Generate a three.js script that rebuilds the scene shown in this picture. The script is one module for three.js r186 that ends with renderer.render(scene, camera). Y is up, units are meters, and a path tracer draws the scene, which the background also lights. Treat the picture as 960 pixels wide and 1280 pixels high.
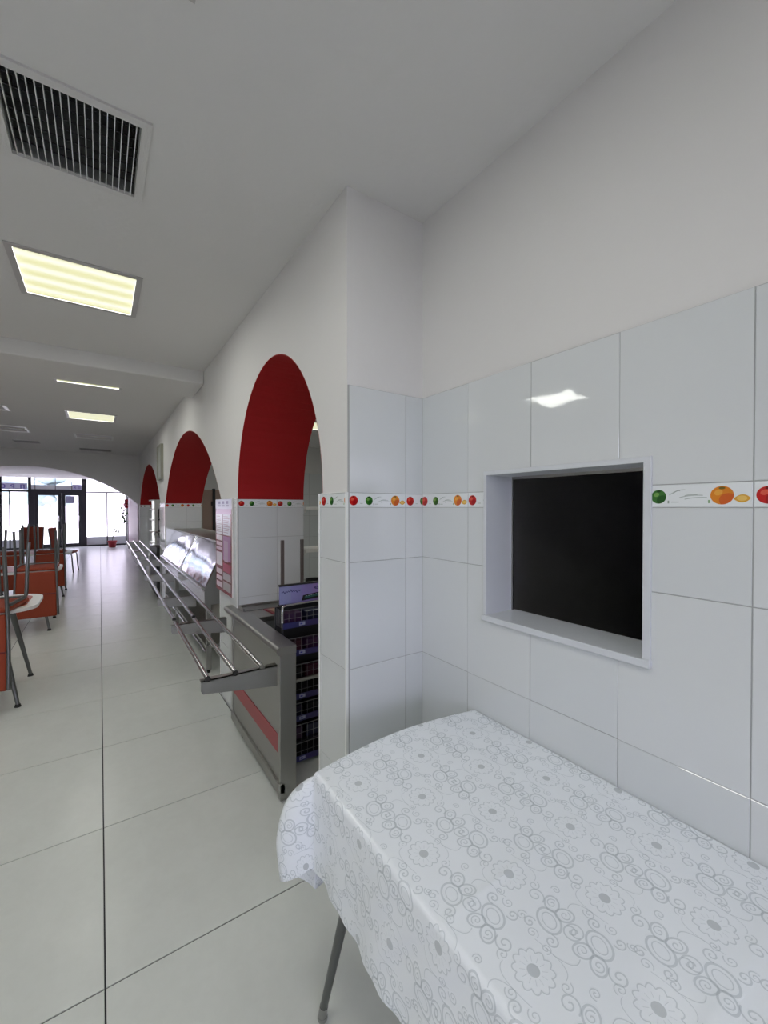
import * as THREE from 'three';
import { mergeGeometries } from 'three/addons/utils/BufferGeometryUtils.js';
import { RoundedBoxGeometry } from 'three/addons/geometries/RoundedBoxGeometry.js';
import { RectAreaLightUniformsLib } from 'three/addons/lights/RectAreaLightUniformsLib.js';

// ------------------------------------------------------------------ camera, sky, sun, exposure
const scene = new THREE.Scene();
const renderer = new THREE.WebGLRenderer({ antialias: true });
renderer.toneMapping = THREE.LinearToneMapping;
renderer.toneMappingExposure = 0.93;
renderer.shadowMap.enabled = true;
RectAreaLightUniformsLib.init();

const EYE = 1.53, FOCAL = 518;                                   // focal length in pixels of the 960 x 1280 frame
const camera = new THREE.PerspectiveCamera(2 * Math.atan(640 / FOCAL) * 180 / Math.PI, 960 / 1280, 0.05, 200);
camera.position.set(0, EYE, 0);
camera.rotation.order = 'YXZ';
camera.rotation.set(-0.66 * Math.PI / 180, -Math.atan(355 / FOCAL), 0);

const SKY = new THREE.Color().setRGB(0.82, 0.80, 1.0);
scene.background = SKY;
scene.backgroundIntensity = 7.0;
const sun = new THREE.DirectionalLight(new THREE.Color().setRGB(1.0, 0.93, 0.84), 13);
sun.position.set(-8, 60, -14);                                   // high, over the roof and down on the street
sun.target.position.set(0, 0, -32);
sun.castShadow = true;
sun.shadow.mapSize.set(2048, 2048);
Object.assign(sun.shadow.camera, { left: -40, right: 40, top: 40, bottom: -40, near: 1, far: 120 });
scene.add(sun, sun.target);
const LAMP_TINT = new THREE.Color().setRGB(0.99, 1.0, 0.95), LAMP_RADIANCE = 9.2;

// ------------------------------------------------------------------ helpers
let seed = 20240611;
const rnd = () => { seed = (seed * 1664525 + 1013904223) >>> 0; return seed / 4294967296; };
const rr = (a, b) => a + (b - a) * rnd();
const taken = new Map();
function numbered(n) { const k = taken.get(n) ?? 0; taken.set(n, k + 1); return k ? n + '_' + String(k).padStart(3, '0') : n; }
function mesh(name, geo, mat, parent) {
  const m = new THREE.Mesh(Array.isArray(geo) ? merged(geo) : geo, mat);
  m.name = parent ? name : numbered(name);
  m.castShadow = m.receiveShadow = true;
  (parent ?? scene).add(m);
  return m;
}
function merged(list) {
  const g = list.map((x) => { const y = x.index ? x.toNonIndexed() : x.clone(); for (const k of Object.keys(y.attributes)) if (!['position', 'normal', 'uv'].includes(k)) y.deleteAttribute(k); return y; });
  return mergeGeometries(g, false);
}
function thing(name, label, category, pos = [0, 0, 0], turn = 0, group) {
  const o = new THREE.Group(); o.name = numbered(name); o.position.set(...pos); o.rotation.y = turn;
  o.userData = { label, category }; if (group) o.userData.group = group;
  scene.add(o); return o;
}
function tag(o, label, category, group) { o.userData = { ...o.userData, label, category }; if (group) o.userData.group = group; return o; }
function struct(name, label, category) { const o = new THREE.Group(); o.name = numbered(name); o.userData = { kind: 'structure', label, category }; scene.add(o); return o; }
function copy(root, pos, turn, label) {
  const c = root.clone(); c.name = numbered(root.name.replace(/_\d{3}$/, '')); c.userData = { ...root.userData };
  c.position.set(...pos); c.rotation.y = turn; if (label) c.userData.label = label; scene.add(c); return c;
}
const V = (x, y, z) => new THREE.Vector3(x, y, z);
// box from two corners
function box(x0, y0, z0, x1, y1, z1) { return new THREE.BoxGeometry(Math.abs(x1 - x0), Math.abs(y1 - y0), Math.abs(z1 - z0)).translate((x0 + x1) / 2, (y0 + y1) / 2, (z0 + z1) / 2); }
function rbox(x0, y0, z0, x1, y1, z1, r = 0.004, s = 2) { return new RoundedBoxGeometry(Math.abs(x1 - x0), Math.abs(y1 - y0), Math.abs(z1 - z0), s, r).translate((x0 + x1) / 2, (y0 + y1) / 2, (z0 + z1) / 2); }
function rod(a, b, r0, r1 = r0, seg = 10) {
  const d = b.clone().sub(a), g = new THREE.CylinderGeometry(r1, r0, d.length(), seg);
  g.applyQuaternion(new THREE.Quaternion().setFromUnitVectors(V(0, 1, 0), d.clone().normalize()));
  return g.translate(...a.clone().add(b).multiplyScalar(0.5).toArray());
}
function pipe(pts, r, seg = 24, rad = 8, tension = 0.35) { return new THREE.TubeGeometry(new THREE.CatmullRomCurve3(pts, false, 'catmullrom', tension), seg, r, rad, false); }
const shapeOf = (pts) => new THREE.Shape(pts.map(([x, y]) => new THREE.Vector2(x, y)));
const rectHole = (x0, y0, x1, y1) => new THREE.Path([[x0, y0], [x0, y1], [x1, y1], [x1, y0]].map(([x, y]) => new THREE.Vector2(x, y)));
const flatExtrude = (s, d) => new THREE.ExtrudeGeometry(s, { depth: d, bevelEnabled: false, curveSegments: 40 });
const wallX = (s, x0, d) => flatExtrude(s, d).rotateY(Math.PI / 2).translate(x0, 0, 0);      // shape (-z, y), thickness towards +x
const wallZ = (s, z0, d) => flatExtrude(s, d).translate(0, 0, z0);                             // shape (x, y), thickness towards +z
const slabY = (s, y0, d) => flatExtrude(s, d).rotateX(-Math.PI / 2).translate(0, y0, 0);       // shape (x, -z), thickness upwards
// a ceramic tile facing +z with chamfered front edge, back at z = 0; uv in metres, or u0..u1 of a print
const tileCache = new Map();
function tileGeo(w, h, d = 0.008, b = 0.0014, print) {
  const key = [w.toFixed(4), h.toFixed(4), d, b, print].join();
  if (tileCache.has(key)) return tileCache.get(key);
  const X = w / 2, Y = h / 2, p = [], uv = [];
  const put = (...q) => { for (const [x, y, z] of q) { p.push(x, y, z); uv.push(print ? print[0] + (print[1] - print[0]) * (x + X) / w : x + X, print ? (y + Y) / h : y + Y); } };
  const quad = (a, b2, c, e) => put(a, b2, c, a, c, e);
  const f = [[-X + b, -Y + b, d], [X - b, -Y + b, d], [X - b, Y - b, d], [-X + b, Y - b, d]];
  const m = [[-X, -Y, d - b], [X, -Y, d - b], [X, Y, d - b], [-X, Y, d - b]];
  const k = [[-X, -Y, 0], [X, -Y, 0], [X, Y, 0], [-X, Y, 0]];
  quad(...f);
  for (let i = 0; i < 4; i++) { const j = (i + 1) % 4; quad(m[i], m[j], f[j], f[i]); quad(k[i], k[j], m[j], m[i]); }
  const g = new THREE.BufferGeometry();
  g.setAttribute('position', new THREE.Float32BufferAttribute(p, 3)); g.setAttribute('uv', new THREE.Float32BufferAttribute(uv, 2)); g.computeVertexNormals();
  tileCache.set(key, g); return g;
}

// ------------------------------------------------------------------ procedural textures
function noiseField(n, cells, octaves, sd) {                      // tileable value noise, 0..1
  let s = sd; const r = () => { s = (s * 1664525 + 1013904223) >>> 0; return s / 4294967296; };
  const out = new Float32Array(n * n); let amp = 1, tot = 0, c = cells;
  for (let o = 0; o < octaves; o++) {
    const lat = Float32Array.from({ length: c * c }, r);
    for (let y = 0; y < n; y++) for (let x = 0; x < n; x++) {
      const fx = x / n * c, fy = y / n * c, x0 = Math.floor(fx), y0 = Math.floor(fy), a = fx - x0, b = fy - y0, u = a * a * (3 - 2 * a), v = b * b * (3 - 2 * b);
      const q = (i, j) => lat[((y0 + j) % c) * c + (x0 + i) % c];
      out[y * n + x] += amp * ((q(0, 0) * (1 - u) + q(1, 0) * u) * (1 - v) + (q(0, 1) * (1 - u) + q(1, 1) * u) * v);
    }
    tot += amp; amp *= 0.5; c *= 2;
  }
  return out.map((v) => v / tot);
}
function dataTex(n, f, rep, srgb) {
  const d = new Uint8Array(n * n * 4);
  for (let i = 0; i < n * n; i++) { const c = f(i); d[i * 4] = c[0]; d[i * 4 + 1] = c[1]; d[i * 4 + 2] = c[2]; d[i * 4 + 3] = 255; }
  const t = new THREE.DataTexture(d, n, n); t.wrapS = t.wrapT = THREE.RepeatWrapping; t.magFilter = THREE.LinearFilter; t.minFilter = THREE.LinearMipmapLinearFilter; t.generateMipmaps = true;
  if (srgb) t.colorSpace = THREE.SRGBColorSpace; t.repeat.set(rep, rep); t.needsUpdate = true; return t;
}
function canvasTex(w, h, draw, wrap) {
  const c = document.createElement('canvas'); c.width = w; c.height = h; draw(c.getContext('2d'), w, h);
  const t = new THREE.CanvasTexture(c); t.colorSpace = THREE.SRGBColorSpace; if (wrap) t.wrapS = t.wrapT = THREE.RepeatWrapping; t.anisotropy = 8; return t;
}
const N1 = noiseField(256, 8, 5, 11), N2 = noiseField(256, 4, 3, 77), N3 = noiseField(256, 32, 3, 5);
const grey = (v) => { const c = Math.max(0, Math.min(255, v * 255)); return [c, c, c]; };
const bumpFine = dataTex(256, (i) => grey(N3[i]), 6), bumpWave = dataTex(256, (i) => grey(N2[i]), 2.2), bumpPaint = dataTex(256, (i) => grey(0.6 * N3[i] + 0.4 * N1[i]), 1.3);
const bumpTile = dataTex(256, (i) => grey(0.75 * N2[i] + 0.25 * N1[i]), 3.1);
const bumpFloor = dataTex(256, (i) => grey(0.5 * N1[i] + 0.5 * N2[i]), 1.7);
const brushed = dataTex(256, (i) => { const y = Math.floor(i / 256); return grey(0.35 + 0.3 * N3[(y * 256 + 7) % 65536] + 0.2 * N1[i]); }, 3);

const srgb = (h) => new THREE.Color(h);
const lin = (r, g, b) => new THREE.Color().setRGB(r, g, b);
const std = (o) => new THREE.MeshStandardMaterial(o), phy = (o) => new THREE.MeshPhysicalMaterial(o);
const M = {};
M.paint = std({ color: lin(0.74, 0.73, 0.72), roughness: 0.62, bumpMap: bumpPaint, bumpScale: 0.0012 });
M.ceiling = std({ color: lin(0.74, 0.73, 0.72), roughness: 0.75, bumpMap: bumpPaint, bumpScale: 0.0015 });
M.red = std({ color: lin(0.37, 0.003, 0.005), roughness: 0.8, bumpMap: bumpPaint, bumpScale: 0.001 });
M.grout = std({ color: lin(0.4, 0.41, 0.415), roughness: 0.9 });
M.floorGrout = std({ color: lin(0.03, 0.03, 0.036), roughness: 0.9 });
M.tiles = [0, 1, 2].map((k) => phy({ color: lin(0.70 - k * 0.012, 0.725 - k * 0.01, 0.735 - k * 0.008), roughness: 0.045, ior: 1.7, bumpMap: bumpTile, bumpScale: 0.0005 }));
M.trimWhite = std({ color: lin(0.82, 0.83, 0.82), roughness: 0.3 });
M.frameGrey = std({ color: lin(0.66, 0.685, 0.72), roughness: 0.35 });
const floorCol = [0, 1, 2, 3].map((k) => dataTex(256, (i) => { const a = N1[(i * 1 + k * 9973) % 65536], b = N3[(i + k * 3331) % 65536], s = a * 0.6 + b * 0.4; return [211 + 9 * (s - 0.5), 214 + 9 * (s - 0.5), 209 + 9 * (s - 0.5)]; }, 1.25, true));
M.floor = floorCol.map((t) => phy({ map: t, roughness: 0.24, specularIntensity: 0.5, bumpMap: bumpFloor, bumpScale: 0.0011 }));
M.steel = std({ color: lin(0.38, 0.375, 0.36), metalness: 1, roughness: 0.34, bumpMap: brushed, bumpScale: 0.0002 });
M.galvanised = std({ color: lin(0.34, 0.35, 0.35), metalness: 0.4, roughness: 0.55 });
M.concrete = std({ color: lin(0.32, 0.31, 0.30), roughness: 0.85 });
M.chrome = std({ color: lin(0.72, 0.72, 0.73), metalness: 1, roughness: 0.12 });
M.mirror = std({ color: lin(0.78, 0.78, 0.82), metalness: 1, roughness: 0.1, bumpMap: dataTex(256, (i) => grey(N2[i]), 0.8), bumpScale: 0.006 });
M.tube = std({ color: lin(0.16, 0.165, 0.165), metalness: 0.85, roughness: 0.32 });
M.black = std({ color: lin(0.012, 0.012, 0.013), roughness: 0.5 });
M.rubber = std({ color: lin(0.02, 0.02, 0.02), roughness: 0.8 });
M.orange = std({ color: lin(0.27, 0.034, 0.007), roughness: 0.65, bumpMap: bumpFine, bumpScale: 0.0006 });
M.orangeTop = std({ color: lin(0.40, 0.075, 0.035), roughness: 0.3 });
M.maroon = std({ color: lin(0.16, 0.012, 0.014), roughness: 0.45 });
M.whiteLam = std({ color: lin(0.80, 0.79, 0.77), roughness: 0.3 });
M.alu = std({ color: lin(0.035, 0.035, 0.042), roughness: 0.4, metalness: 0.3 });
M.glass = phy({ color: lin(0.97, 0.98, 1), transmission: 1, roughness: 0, thickness: 0, ior: 1.45 });
M.tapeRed = std({ color: lin(0.30, 0.018, 0.028), roughness: 0.35 });
M.leaf = std({ color: lin(0.035, 0.09, 0.03), roughness: 0.5, side: THREE.DoubleSide });
M.pot = std({ color: lin(0.42, 0.03, 0.04), roughness: 0.45 });
M.soil = std({ color: lin(0.04, 0.025, 0.015), roughness: 1 });
M.wood = std({ color: lin(0.46, 0.33, 0.27), roughness: 0.5 });
M.dark = std({ color: lin(0.03, 0.03, 0.032), roughness: 0.6 });
M.pink = std({ color: lin(0.55, 0.42, 0.47), roughness: 0.5 });

// ------------------------------------------------------------------ the room: dimensions read off the photograph
const XR = 1.20, XA = 0.812, XB = 1.315, ZS = -1.4445;              // right wall, arcade face and back, end of the arcade wall
const CEIL = 2.80, ZE = -11.86, ZF = -20.0, XL = -3.4, ZB = 3.2, XK = 4.4, ZK = -8.2;
const TW = 0.2875, ROWS = [0.022, 0.45, 0.88, 1.308, 1.529, 1.588, 2.016];   // tile joints from the floor up; row 4 is the printed border
const G = 0.0022;                                                    // joint width of the wall tiles

// arches of the arcade wall: from, to (metres along the hall), crown height, and how each is curved
const ARCHES = [{ a: 1.662, b: 3.036, top: 2.387, oval: true }, { a: 3.52, b: 7.0, top: 2.388 }, { a: 7.6, b: 11.80, top: 2.392 }];
const SPRING = 1.588;
function archPts(A, n = 44) {
  const c = (A.a + A.b) / 2, h = (A.b - A.a) / 2, r = A.top - SPRING, R = (h * h + r * r) / (2 * r), out = [];
  for (let i = 0; i <= n; i++) {
    if (A.oval) { const t = Math.PI * (1 - i / n); out.push([c + h * Math.cos(t), SPRING + r * Math.sin(t)]); }
    else { const al = Math.asin(h / R), t = -al + 2 * al * i / n; out.push([c + R * Math.sin(t), A.top - R + R * Math.cos(t)]); }
  }
  return out;
}

// floor
const floor = struct('floor', 'large pale grey square floor tiles with dark joints', 'floor');
mesh('screed', box(XL, -0.12, ZB, XK, -0.004, ZF), M.floorGrout, floor);
const TG = 0.005, P8 = 0.8;
const xs = [], zs = [];
for (let k = -5; k <= 6; k++) xs.push(k * P8 + 0.004);
for (let k = -6; k <= 24; k++) zs.push(-1.573 - k * P8 * 1.0);
for (let i = 0; i < xs.length - 1; i++) for (let j = 0; j < zs.length - 1; j++) {
  const x0 = Math.max(xs[i], XL), x1 = Math.min(xs[i + 1], XK), z1 = Math.min(zs[j], ZB), z0 = Math.max(zs[j + 1], ZF);
  if (x1 - x0 < 0.02 || z1 - z0 < 0.02) continue;
  if (x0 > 1.3 && (z1 > -1.3 || z0 < -12)) continue;
  const w = +(x1 - x0 - TG).toFixed(3), d = +(z1 - z0 - TG).toFixed(3);
  const t = mesh('floor_tile', tileGeo(w, d, 0.012, 0.001), M.floor[Math.floor(rnd() * 4)], floor);
  t.rotation.x = -Math.PI / 2; t.position.set((x0 + x1) / 2, -0.012 + rr(-0.0002, 0.0002), (z0 + z1) / 2);
}
mesh('side_room_floor', box(1.345, -0.004, ZB, XK, 0, ZS), M.concrete, floor);

// ceiling with openings for the fittings, beam, lower ceiling over the entrance
const LAMPS = [[-0.085, -0.85], [-0.085, -2.95], [-0.085, -5.03], [-0.085, -7.12], [-2.02, -0.45], [-2.02, -2.85], [-2.02, -5.03], [-2.02, 1.25], [-0.085, 1.25]];  // panels in view, one mirrored in the wall tiles, the rest added for light
const OFFLAMPS = [[-0.075, -9.16], [-1.25, -8.93]];
const KLAMPS = [[2.72, -5.97], [2.72, -3.3], [2.3, -9.9]];  // first panel is in view, the other two are added to brighten the rooms
const LS = 0.29;                                                     // half size of a lamp opening
const VENTS = [[-0.063, -1.794, 0.187, 0.187, 'deep'], [-0.07, -11.18, 0.275, 0.155, 'slit'], [-1.16, -10.53, 0.18, 0.12, 'slit'], [-1.16, -7.09, 0.18, 0.165, 'white']];
const ceilingRoot = struct('ceiling', 'flat painted ceiling with recessed light panels and vents', 'ceiling');
{
  const s = shapeOf([[XL - 0.15, -ZB - 0.15], [XK + 0.15, -ZB - 0.15], [XK + 0.15, -ZF + 0.1], [XL - 0.15, -ZF + 0.1]]);
  for (const [x, z] of [...LAMPS, ...OFFLAMPS, ...KLAMPS]) s.holes.push(rectHole(x - LS, -z - LS, x + LS, -z + LS));
  for (const [x, z, a, b] of VENTS) s.holes.push(rectHole(x - a, -z - b, x + a, -z + b));
  mesh('ceiling_slab', slabY(s, CEIL, 0.62), M.ceiling, ceilingRoot);
  mesh('roof_deck', box(XL - 0.15, CEIL + 0.62, ZB + 0.15, XK + 0.15, CEIL + 0.76, ZF - 0.1), M.ceiling, ceilingRoot);
  mesh('beam', rbox(XL, 2.68, -4.165, XA, CEIL + 0.01, -4.76, 0.012, 3), M.ceiling, ceilingRoot);
  mesh('entrance_ceiling', box(XL, 2.63, ZE - 0.3, 0.96, CEIL, ZF), M.ceiling, ceilingRoot);
}

// tiles for a flat stretch of wall. place(m, s, y): s along the stretch as seen from in front, left to right
function tileRun(parent, place, s0, s1, phase, skip, rows = ROWS, tops = true) {
  const first = Math.floor((s0 - phase) / TW - 1e-6);
  for (let r = 0; r < rows.length - 1; r++) {
    const y0 = rows[r], y1 = rows[r + 1], border = Math.abs(y0 - 1.529) < 1e-6;
    if (!tops && y0 > 1.58) continue;
    for (let k = first; phase + k * TW < s1 - 1e-4; k++) {
      let a = Math.max(s0, phase + k * TW), b = Math.min(s1, phase + (k + 1) * TW);
      if (b - a < 0.012) continue;
      const cuts = skip ? skip(a, b, y0, y1) : [[a, b, y0, y1]];
      for (const [p, q, lo, hi] of cuts) {
        if (q - p < 0.012 || hi - lo < 0.012) continue;
        const w = q - p - G, h = hi - lo - G, pr = border ? [(p - phase) / TW - k, (q - phase) / TW - k].map((v) => +v.toFixed(3)) : undefined;
        const m = mesh(border ? 'border_tile' : 'wall_tile', tileGeo(+w.toFixed(4), +h.toFixed(4), 0.008, 0.0012, pr), border ? M.border : M.tiles[Math.floor(rnd() * 3)], parent);
        place(m, (p + q) / 2, (lo + hi) / 2);
      }
    }
  }
}
// printed border: red apple, green apple, grey line drawing, peach and half a lemon on each tile
M.border = phy({ roughness: 0.12, bumpMap: bumpWave, bumpScale: 0.0006, map: canvasTex(1024, 212, (c, w, h) => {
  c.fillStyle = '#e6eaec'; c.fillRect(0, 0, w, h);
  const fruit = (x, y, rx, ry, base, hi, lo, stem) => {
    c.save(); c.translate(x, y); c.fillStyle = base; c.beginPath(); c.ellipse(0, 0, rx, ry, 0, 0, 7); c.fill(); c.clip();
    c.fillStyle = lo; c.globalAlpha = 0.55; c.beginPath(); c.ellipse(rx * 0.55, ry * 0.55, rx * 0.8, ry * 0.75, 0.4, 0, 7); c.fill();
    c.fillStyle = hi; c.globalAlpha = 0.75; c.beginPath(); c.ellipse(-rx * 0.3, -ry * 0.3, rx * 0.38, ry * 0.3, -0.5, 0, 7); c.fill();
    c.globalAlpha = 1; c.restore();
    if (stem) { c.fillStyle = stem; c.beginPath(); c.ellipse(x, y - ry * 0.78, rx * 0.28, ry * 0.14, 0, 0, 7); c.fill(); }
  };
  fruit(86, 112, 72, 72, '#c3201f', '#e06a50', '#8a0f16', '#6b1a12');
  fruit(350, 112, 62, 66, '#35702b', '#84b05a', '#17441c', '#1c3d17');
  c.strokeStyle = 'rgba(120,135,128,0.5)'; c.lineWidth = 7; c.lineCap = 'round';
  for (const [x0, y0, x1, y1] of [[440, 96, 560, 52], [470, 84, 520, 60], [520, 122, 690, 106], [560, 138, 720, 126], [560, 106, 650, 100]]) { c.beginPath(); c.moveTo(x0, y0); c.quadraticCurveTo((x0 + x1) / 2, Math.min(y0, y1) - 8, x1, y1); c.stroke(); }
  c.fillStyle = '#8d988f'; c.fillRect(424, 150, 12, 26); c.fillStyle = '#86a77c'; c.fillRect(730, 148, 16, 28);
  c.fillStyle = 'rgba(150,160,150,0.6)'; c.fillRect(196, 150, 44, 10); c.fillRect(452, 160, 60, 9);
  fruit(826, 108, 80, 80, '#dd8423', '#efb24b', '#c2401c', '#6b5a1e');
  c.fillStyle = '#dba238'; c.beginPath(); c.moveTo(902, 140); c.quadraticCurveTo(965, 70, 1014, 136); c.quadraticCurveTo(965, 206, 902, 140); c.fill();
  c.fillStyle = '#eac267'; c.beginPath(); c.ellipse(958, 136, 34, 22, 0, 0, 7); c.fill();
}) });

// right-hand wall with the serving hatch
const HZ0 = -1.068, HZ1 = -0.502, HY0 = 1.112, HY1 = 1.660;
const wallRight = struct('wall_right', 'white wall tiled to above head height with a square serving hatch', 'wall');
{
  const s = shapeOf([[-ZB, 0], [-ZS, 0], [-ZS, CEIL], [-ZB, CEIL]]);
  s.holes.push(rectHole(-HZ1, HY0, -HZ0, HY1));
  mesh('wall_body', wallX(s, XR, 0.145), M.paint, wallRight);
  // s runs from the corner (far) towards the camera = left to right as seen
  const place = (m, q, y) => { m.rotation.y = -Math.PI / 2; m.position.set(XR, y, ZS + q); };
  const ha = HZ0 - ZS + 0.004, hb = HZ1 - ZS - 0.004;
  const skip = (a, b, lo, hi) => {
    if (b <= ha || a >= hb || hi <= HY0 || lo >= HY1) return [[a, b, lo, hi]];
    const out = [], cutX = a < ha || b > hb, cutY = lo < HY0 || hi > HY1;
    if (cutX && cutY) {                                              // one tile notched round a corner of the hatch
      const g = G / 2, L = a + g, Rr = b - g, B = lo + g, T = hi - g, left = a < ha, low = lo < HY0, nx = left ? ha : hb, ny = low ? HY0 : HY1;
      const pts = left ? (low ? [[L, B], [Rr, B], [Rr, ny], [nx, ny], [nx, T], [L, T]] : [[L, B], [nx, B], [nx, ny], [Rr, ny], [Rr, T], [L, T]])
        : (low ? [[L, B], [Rr, B], [Rr, T], [nx, T], [nx, ny], [L, ny]] : [[nx, B], [Rr, B], [Rr, T], [L, T], [L, ny], [nx, ny]]);
      const m = mesh('wall_tile', flatExtrude(shapeOf(pts), 0.008), M.tiles[0], wallRight); place(m, 0, 0); return [];
    }
    if (lo < HY0) out.push([a, b, lo, HY0]);
    if (hi > HY1) out.push([a, b, HY1, hi]);
    const l = Math.max(lo, HY0), t = Math.min(hi, HY1);
    if (a < ha) out.push([a, ha, l, t]);
    if (b > hb) out.push([hb, b, l, t]);
    return out;
  };
  tileRun(wallRight, place, 0.009, ZB - ZS, 0, skip);
  mesh('grout', box(XR - 0.0066, 0, ZS, XR, ROWS[6], HZ0).translate(0, 0, 0), M.grout, wallRight);
  mesh('grout', [box(XR - 0.0066, 0, HZ0, XR, HY0, HZ1), box(XR - 0.0066, HY1, HZ0, XR, ROWS[6], HZ1), box(XR - 0.0066, 0, HZ1, XR, ROWS[6], ZB)], M.grout, wallRight);
}
// hatch: frame, reveals, sill, dark pane
{
  const h = struct('window_1', 'square open serving hatch with grey frame and sill, dark room behind', 'hatch');
  const fx = XR - 0.014;
  mesh('frame_top', rbox(fx, HY1 - 0.012, HZ0 - 0.004, XR + 0.14, HY1 + 0.004, HZ1 + 0.004, 0.002), M.frameGrey, h);
  mesh('frame_side', rbox(fx, HY0 + 0.015, HZ1 - 0.016, XR + 0.14, HY1 - 0.011, HZ1 + 0.004, 0.002), M.frameGrey, h);
  mesh('frame_side', rbox(fx, HY0 + 0.015, HZ0 - 0.004, XR + 0.14, HY1 - 0.011, HZ0 + 0.010, 0.002), M.frameGrey, h);
  mesh('sill', rbox(fx - 0.008, HY0 - 0.006, HZ0 - 0.006, XR + 0.15, HY0 + 0.016, HZ1 + 0.006, 0.003), M.frameGrey, h);
  const px = XR + 0.132;
  mesh('shutter_rail', box(px, HY0 + 0.016, HZ0 + 0.010, px + 0.008, HY1 - 0.012, HZ0 + 0.016), M.steel, h);
  mesh('shutter_rail', box(px, HY1 - 0.022, HZ0 + 0.016, px + 0.008, HY1 - 0.012, HZ1 - 0.016), M.steel, h);
}

// arcade wall with three arches
const wallArcade = struct('wall_arcade', 'white arcade wall with three red-lined arches over the serving line', 'wall');
{
  const p = [[-ZS, 0]];
  for (const A of ARCHES) p.push([A.a, 0], ...archPts(A), [A.b, 0]);
  p.push([-ZE, 0], [-ZE, CEIL], [-ZS, CEIL]);
  mesh('wall_body', wallX(shapeOf(p), XA, XB - XA), M.paint, wallArcade);
  for (const A of ARCHES) {                                          // red lining of each arch, 4 mm of plaster
    const o = archPts(A), c = (A.a + A.b) / 2;
    const inner = o.map(([x, y]) => [x + (x < c ? 0.004 : -0.004) * (y < SPRING + 0.3 ? 1 : 0.6), y - (y > SPRING + 0.01 ? 0.004 : 0)]);
    mesh('arch_lining', wallX(shapeOf([...o, ...inner.reverse()]), XA + 0.001, XB - XA - 0.002), M.red, wallArcade);
  }
  const grouts = [];
  // end face towards the camera
  tileRun(wallArcade, (m, q, y) => { m.position.set(XA + q, y, ZS); }, 0.006, XR - XA - 0.001, 0, null);
  grouts.push(box(XA + 0.002, 0, ZS, XR, ROWS[6], ZS + 0.0066));
  // faces of the piers towards the hall, up to the border
  for (const [a, b] of [[-ZS, ARCHES[0].a], [ARCHES[0].b, ARCHES[1].a], [ARCHES[1].b, ARCHES[2].a]]) {
    tileRun(wallArcade, (m, q, y) => { m.rotation.y = -Math.PI / 2; m.position.set(XA, y, -b + q); }, b > 3 && b < 3.2 ? 0.004 : -0.018, b - a - 0.004, 0, null, ROWS, false);
    grouts.push(box(XA - 0.0066, 0, -a - 0.002, XA, SPRING, -b - 0.018));
  }
  // jambs that face the camera
  for (const A of ARCHES) {
    tileRun(wallArcade, (m, q, y) => { m.position.set(XA + q, y, -A.b); }, 0.004, XB - XA, 0, null, ROWS, false);
    grouts.push(box(XA + 0.002, 0, -A.b, XB, SPRING, -A.b + 0.0066));
    tileRun(wallArcade, (m, q, y) => { m.rotation.y = Math.PI; m.position.set(XB - q, y, -A.a - 0.016); }, 0, XB - XA - 0.004, 0, null, ROWS, false);
    grouts.push(box(XA + 0.002, 0, -A.a, XB, SPRING, -A.a - 0.0226));
  }
  mesh('grout', grouts, M.grout, wallArcade);
  // corner beads and the ledge on top of the pier tiles
  const bead = (x, z) => mesh('corner_bead', rbox(x - 0.010, 0, z - 0.005, x + 0.001, SPRING + 0.002, z + 0.006, 0.002), M.trimWhite, wallArcade);
  for (const A of ARCHES) { bead(XA, -A.a - 0.022); bead(XA, -A.b + 0.002); }
  bead(XA, ZS + 0.003);
  for (const [a, b] of [[-ZS, ARCHES[0].a], [ARCHES[0].b, ARCHES[1].a], [ARCHES[1].b, ARCHES[2].a]]) mesh('tile_ledge', box(XA - 0.009, SPRING, -a, XA + 0.001, SPRING + 0.004, -b), M.trimWhite, wallArcade);
}

// end wall with the wide low arch
{
  const w = struct('wall_end', 'white cross wall with a wide shallow arch towards the entrance', 'wall');
  const s = [], cx = -1.3, h = 2.1, top = 2.43, r = top - 1.588, R = (h * h + r * r) / (2 * r), al = Math.asin(h / R);
  s.push([XL, 1.588]);
  for (let i = 0; i <= 48; i++) { const t = -al + 2 * al * i / 48; s.push([cx + R * Math.sin(t), top - R + R * Math.cos(t)]); }
  s.push([XK, 1.588], [XK, CEIL], [XL, CEIL]);
  mesh('wall_body', wallZ(shapeOf(s), ZE - 0.28, 0.28), M.paint, w);
  mesh('pier', box(XA, 0, ZE, XK, 1.588, ZE - 0.28), M.paint, w);
}
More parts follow.
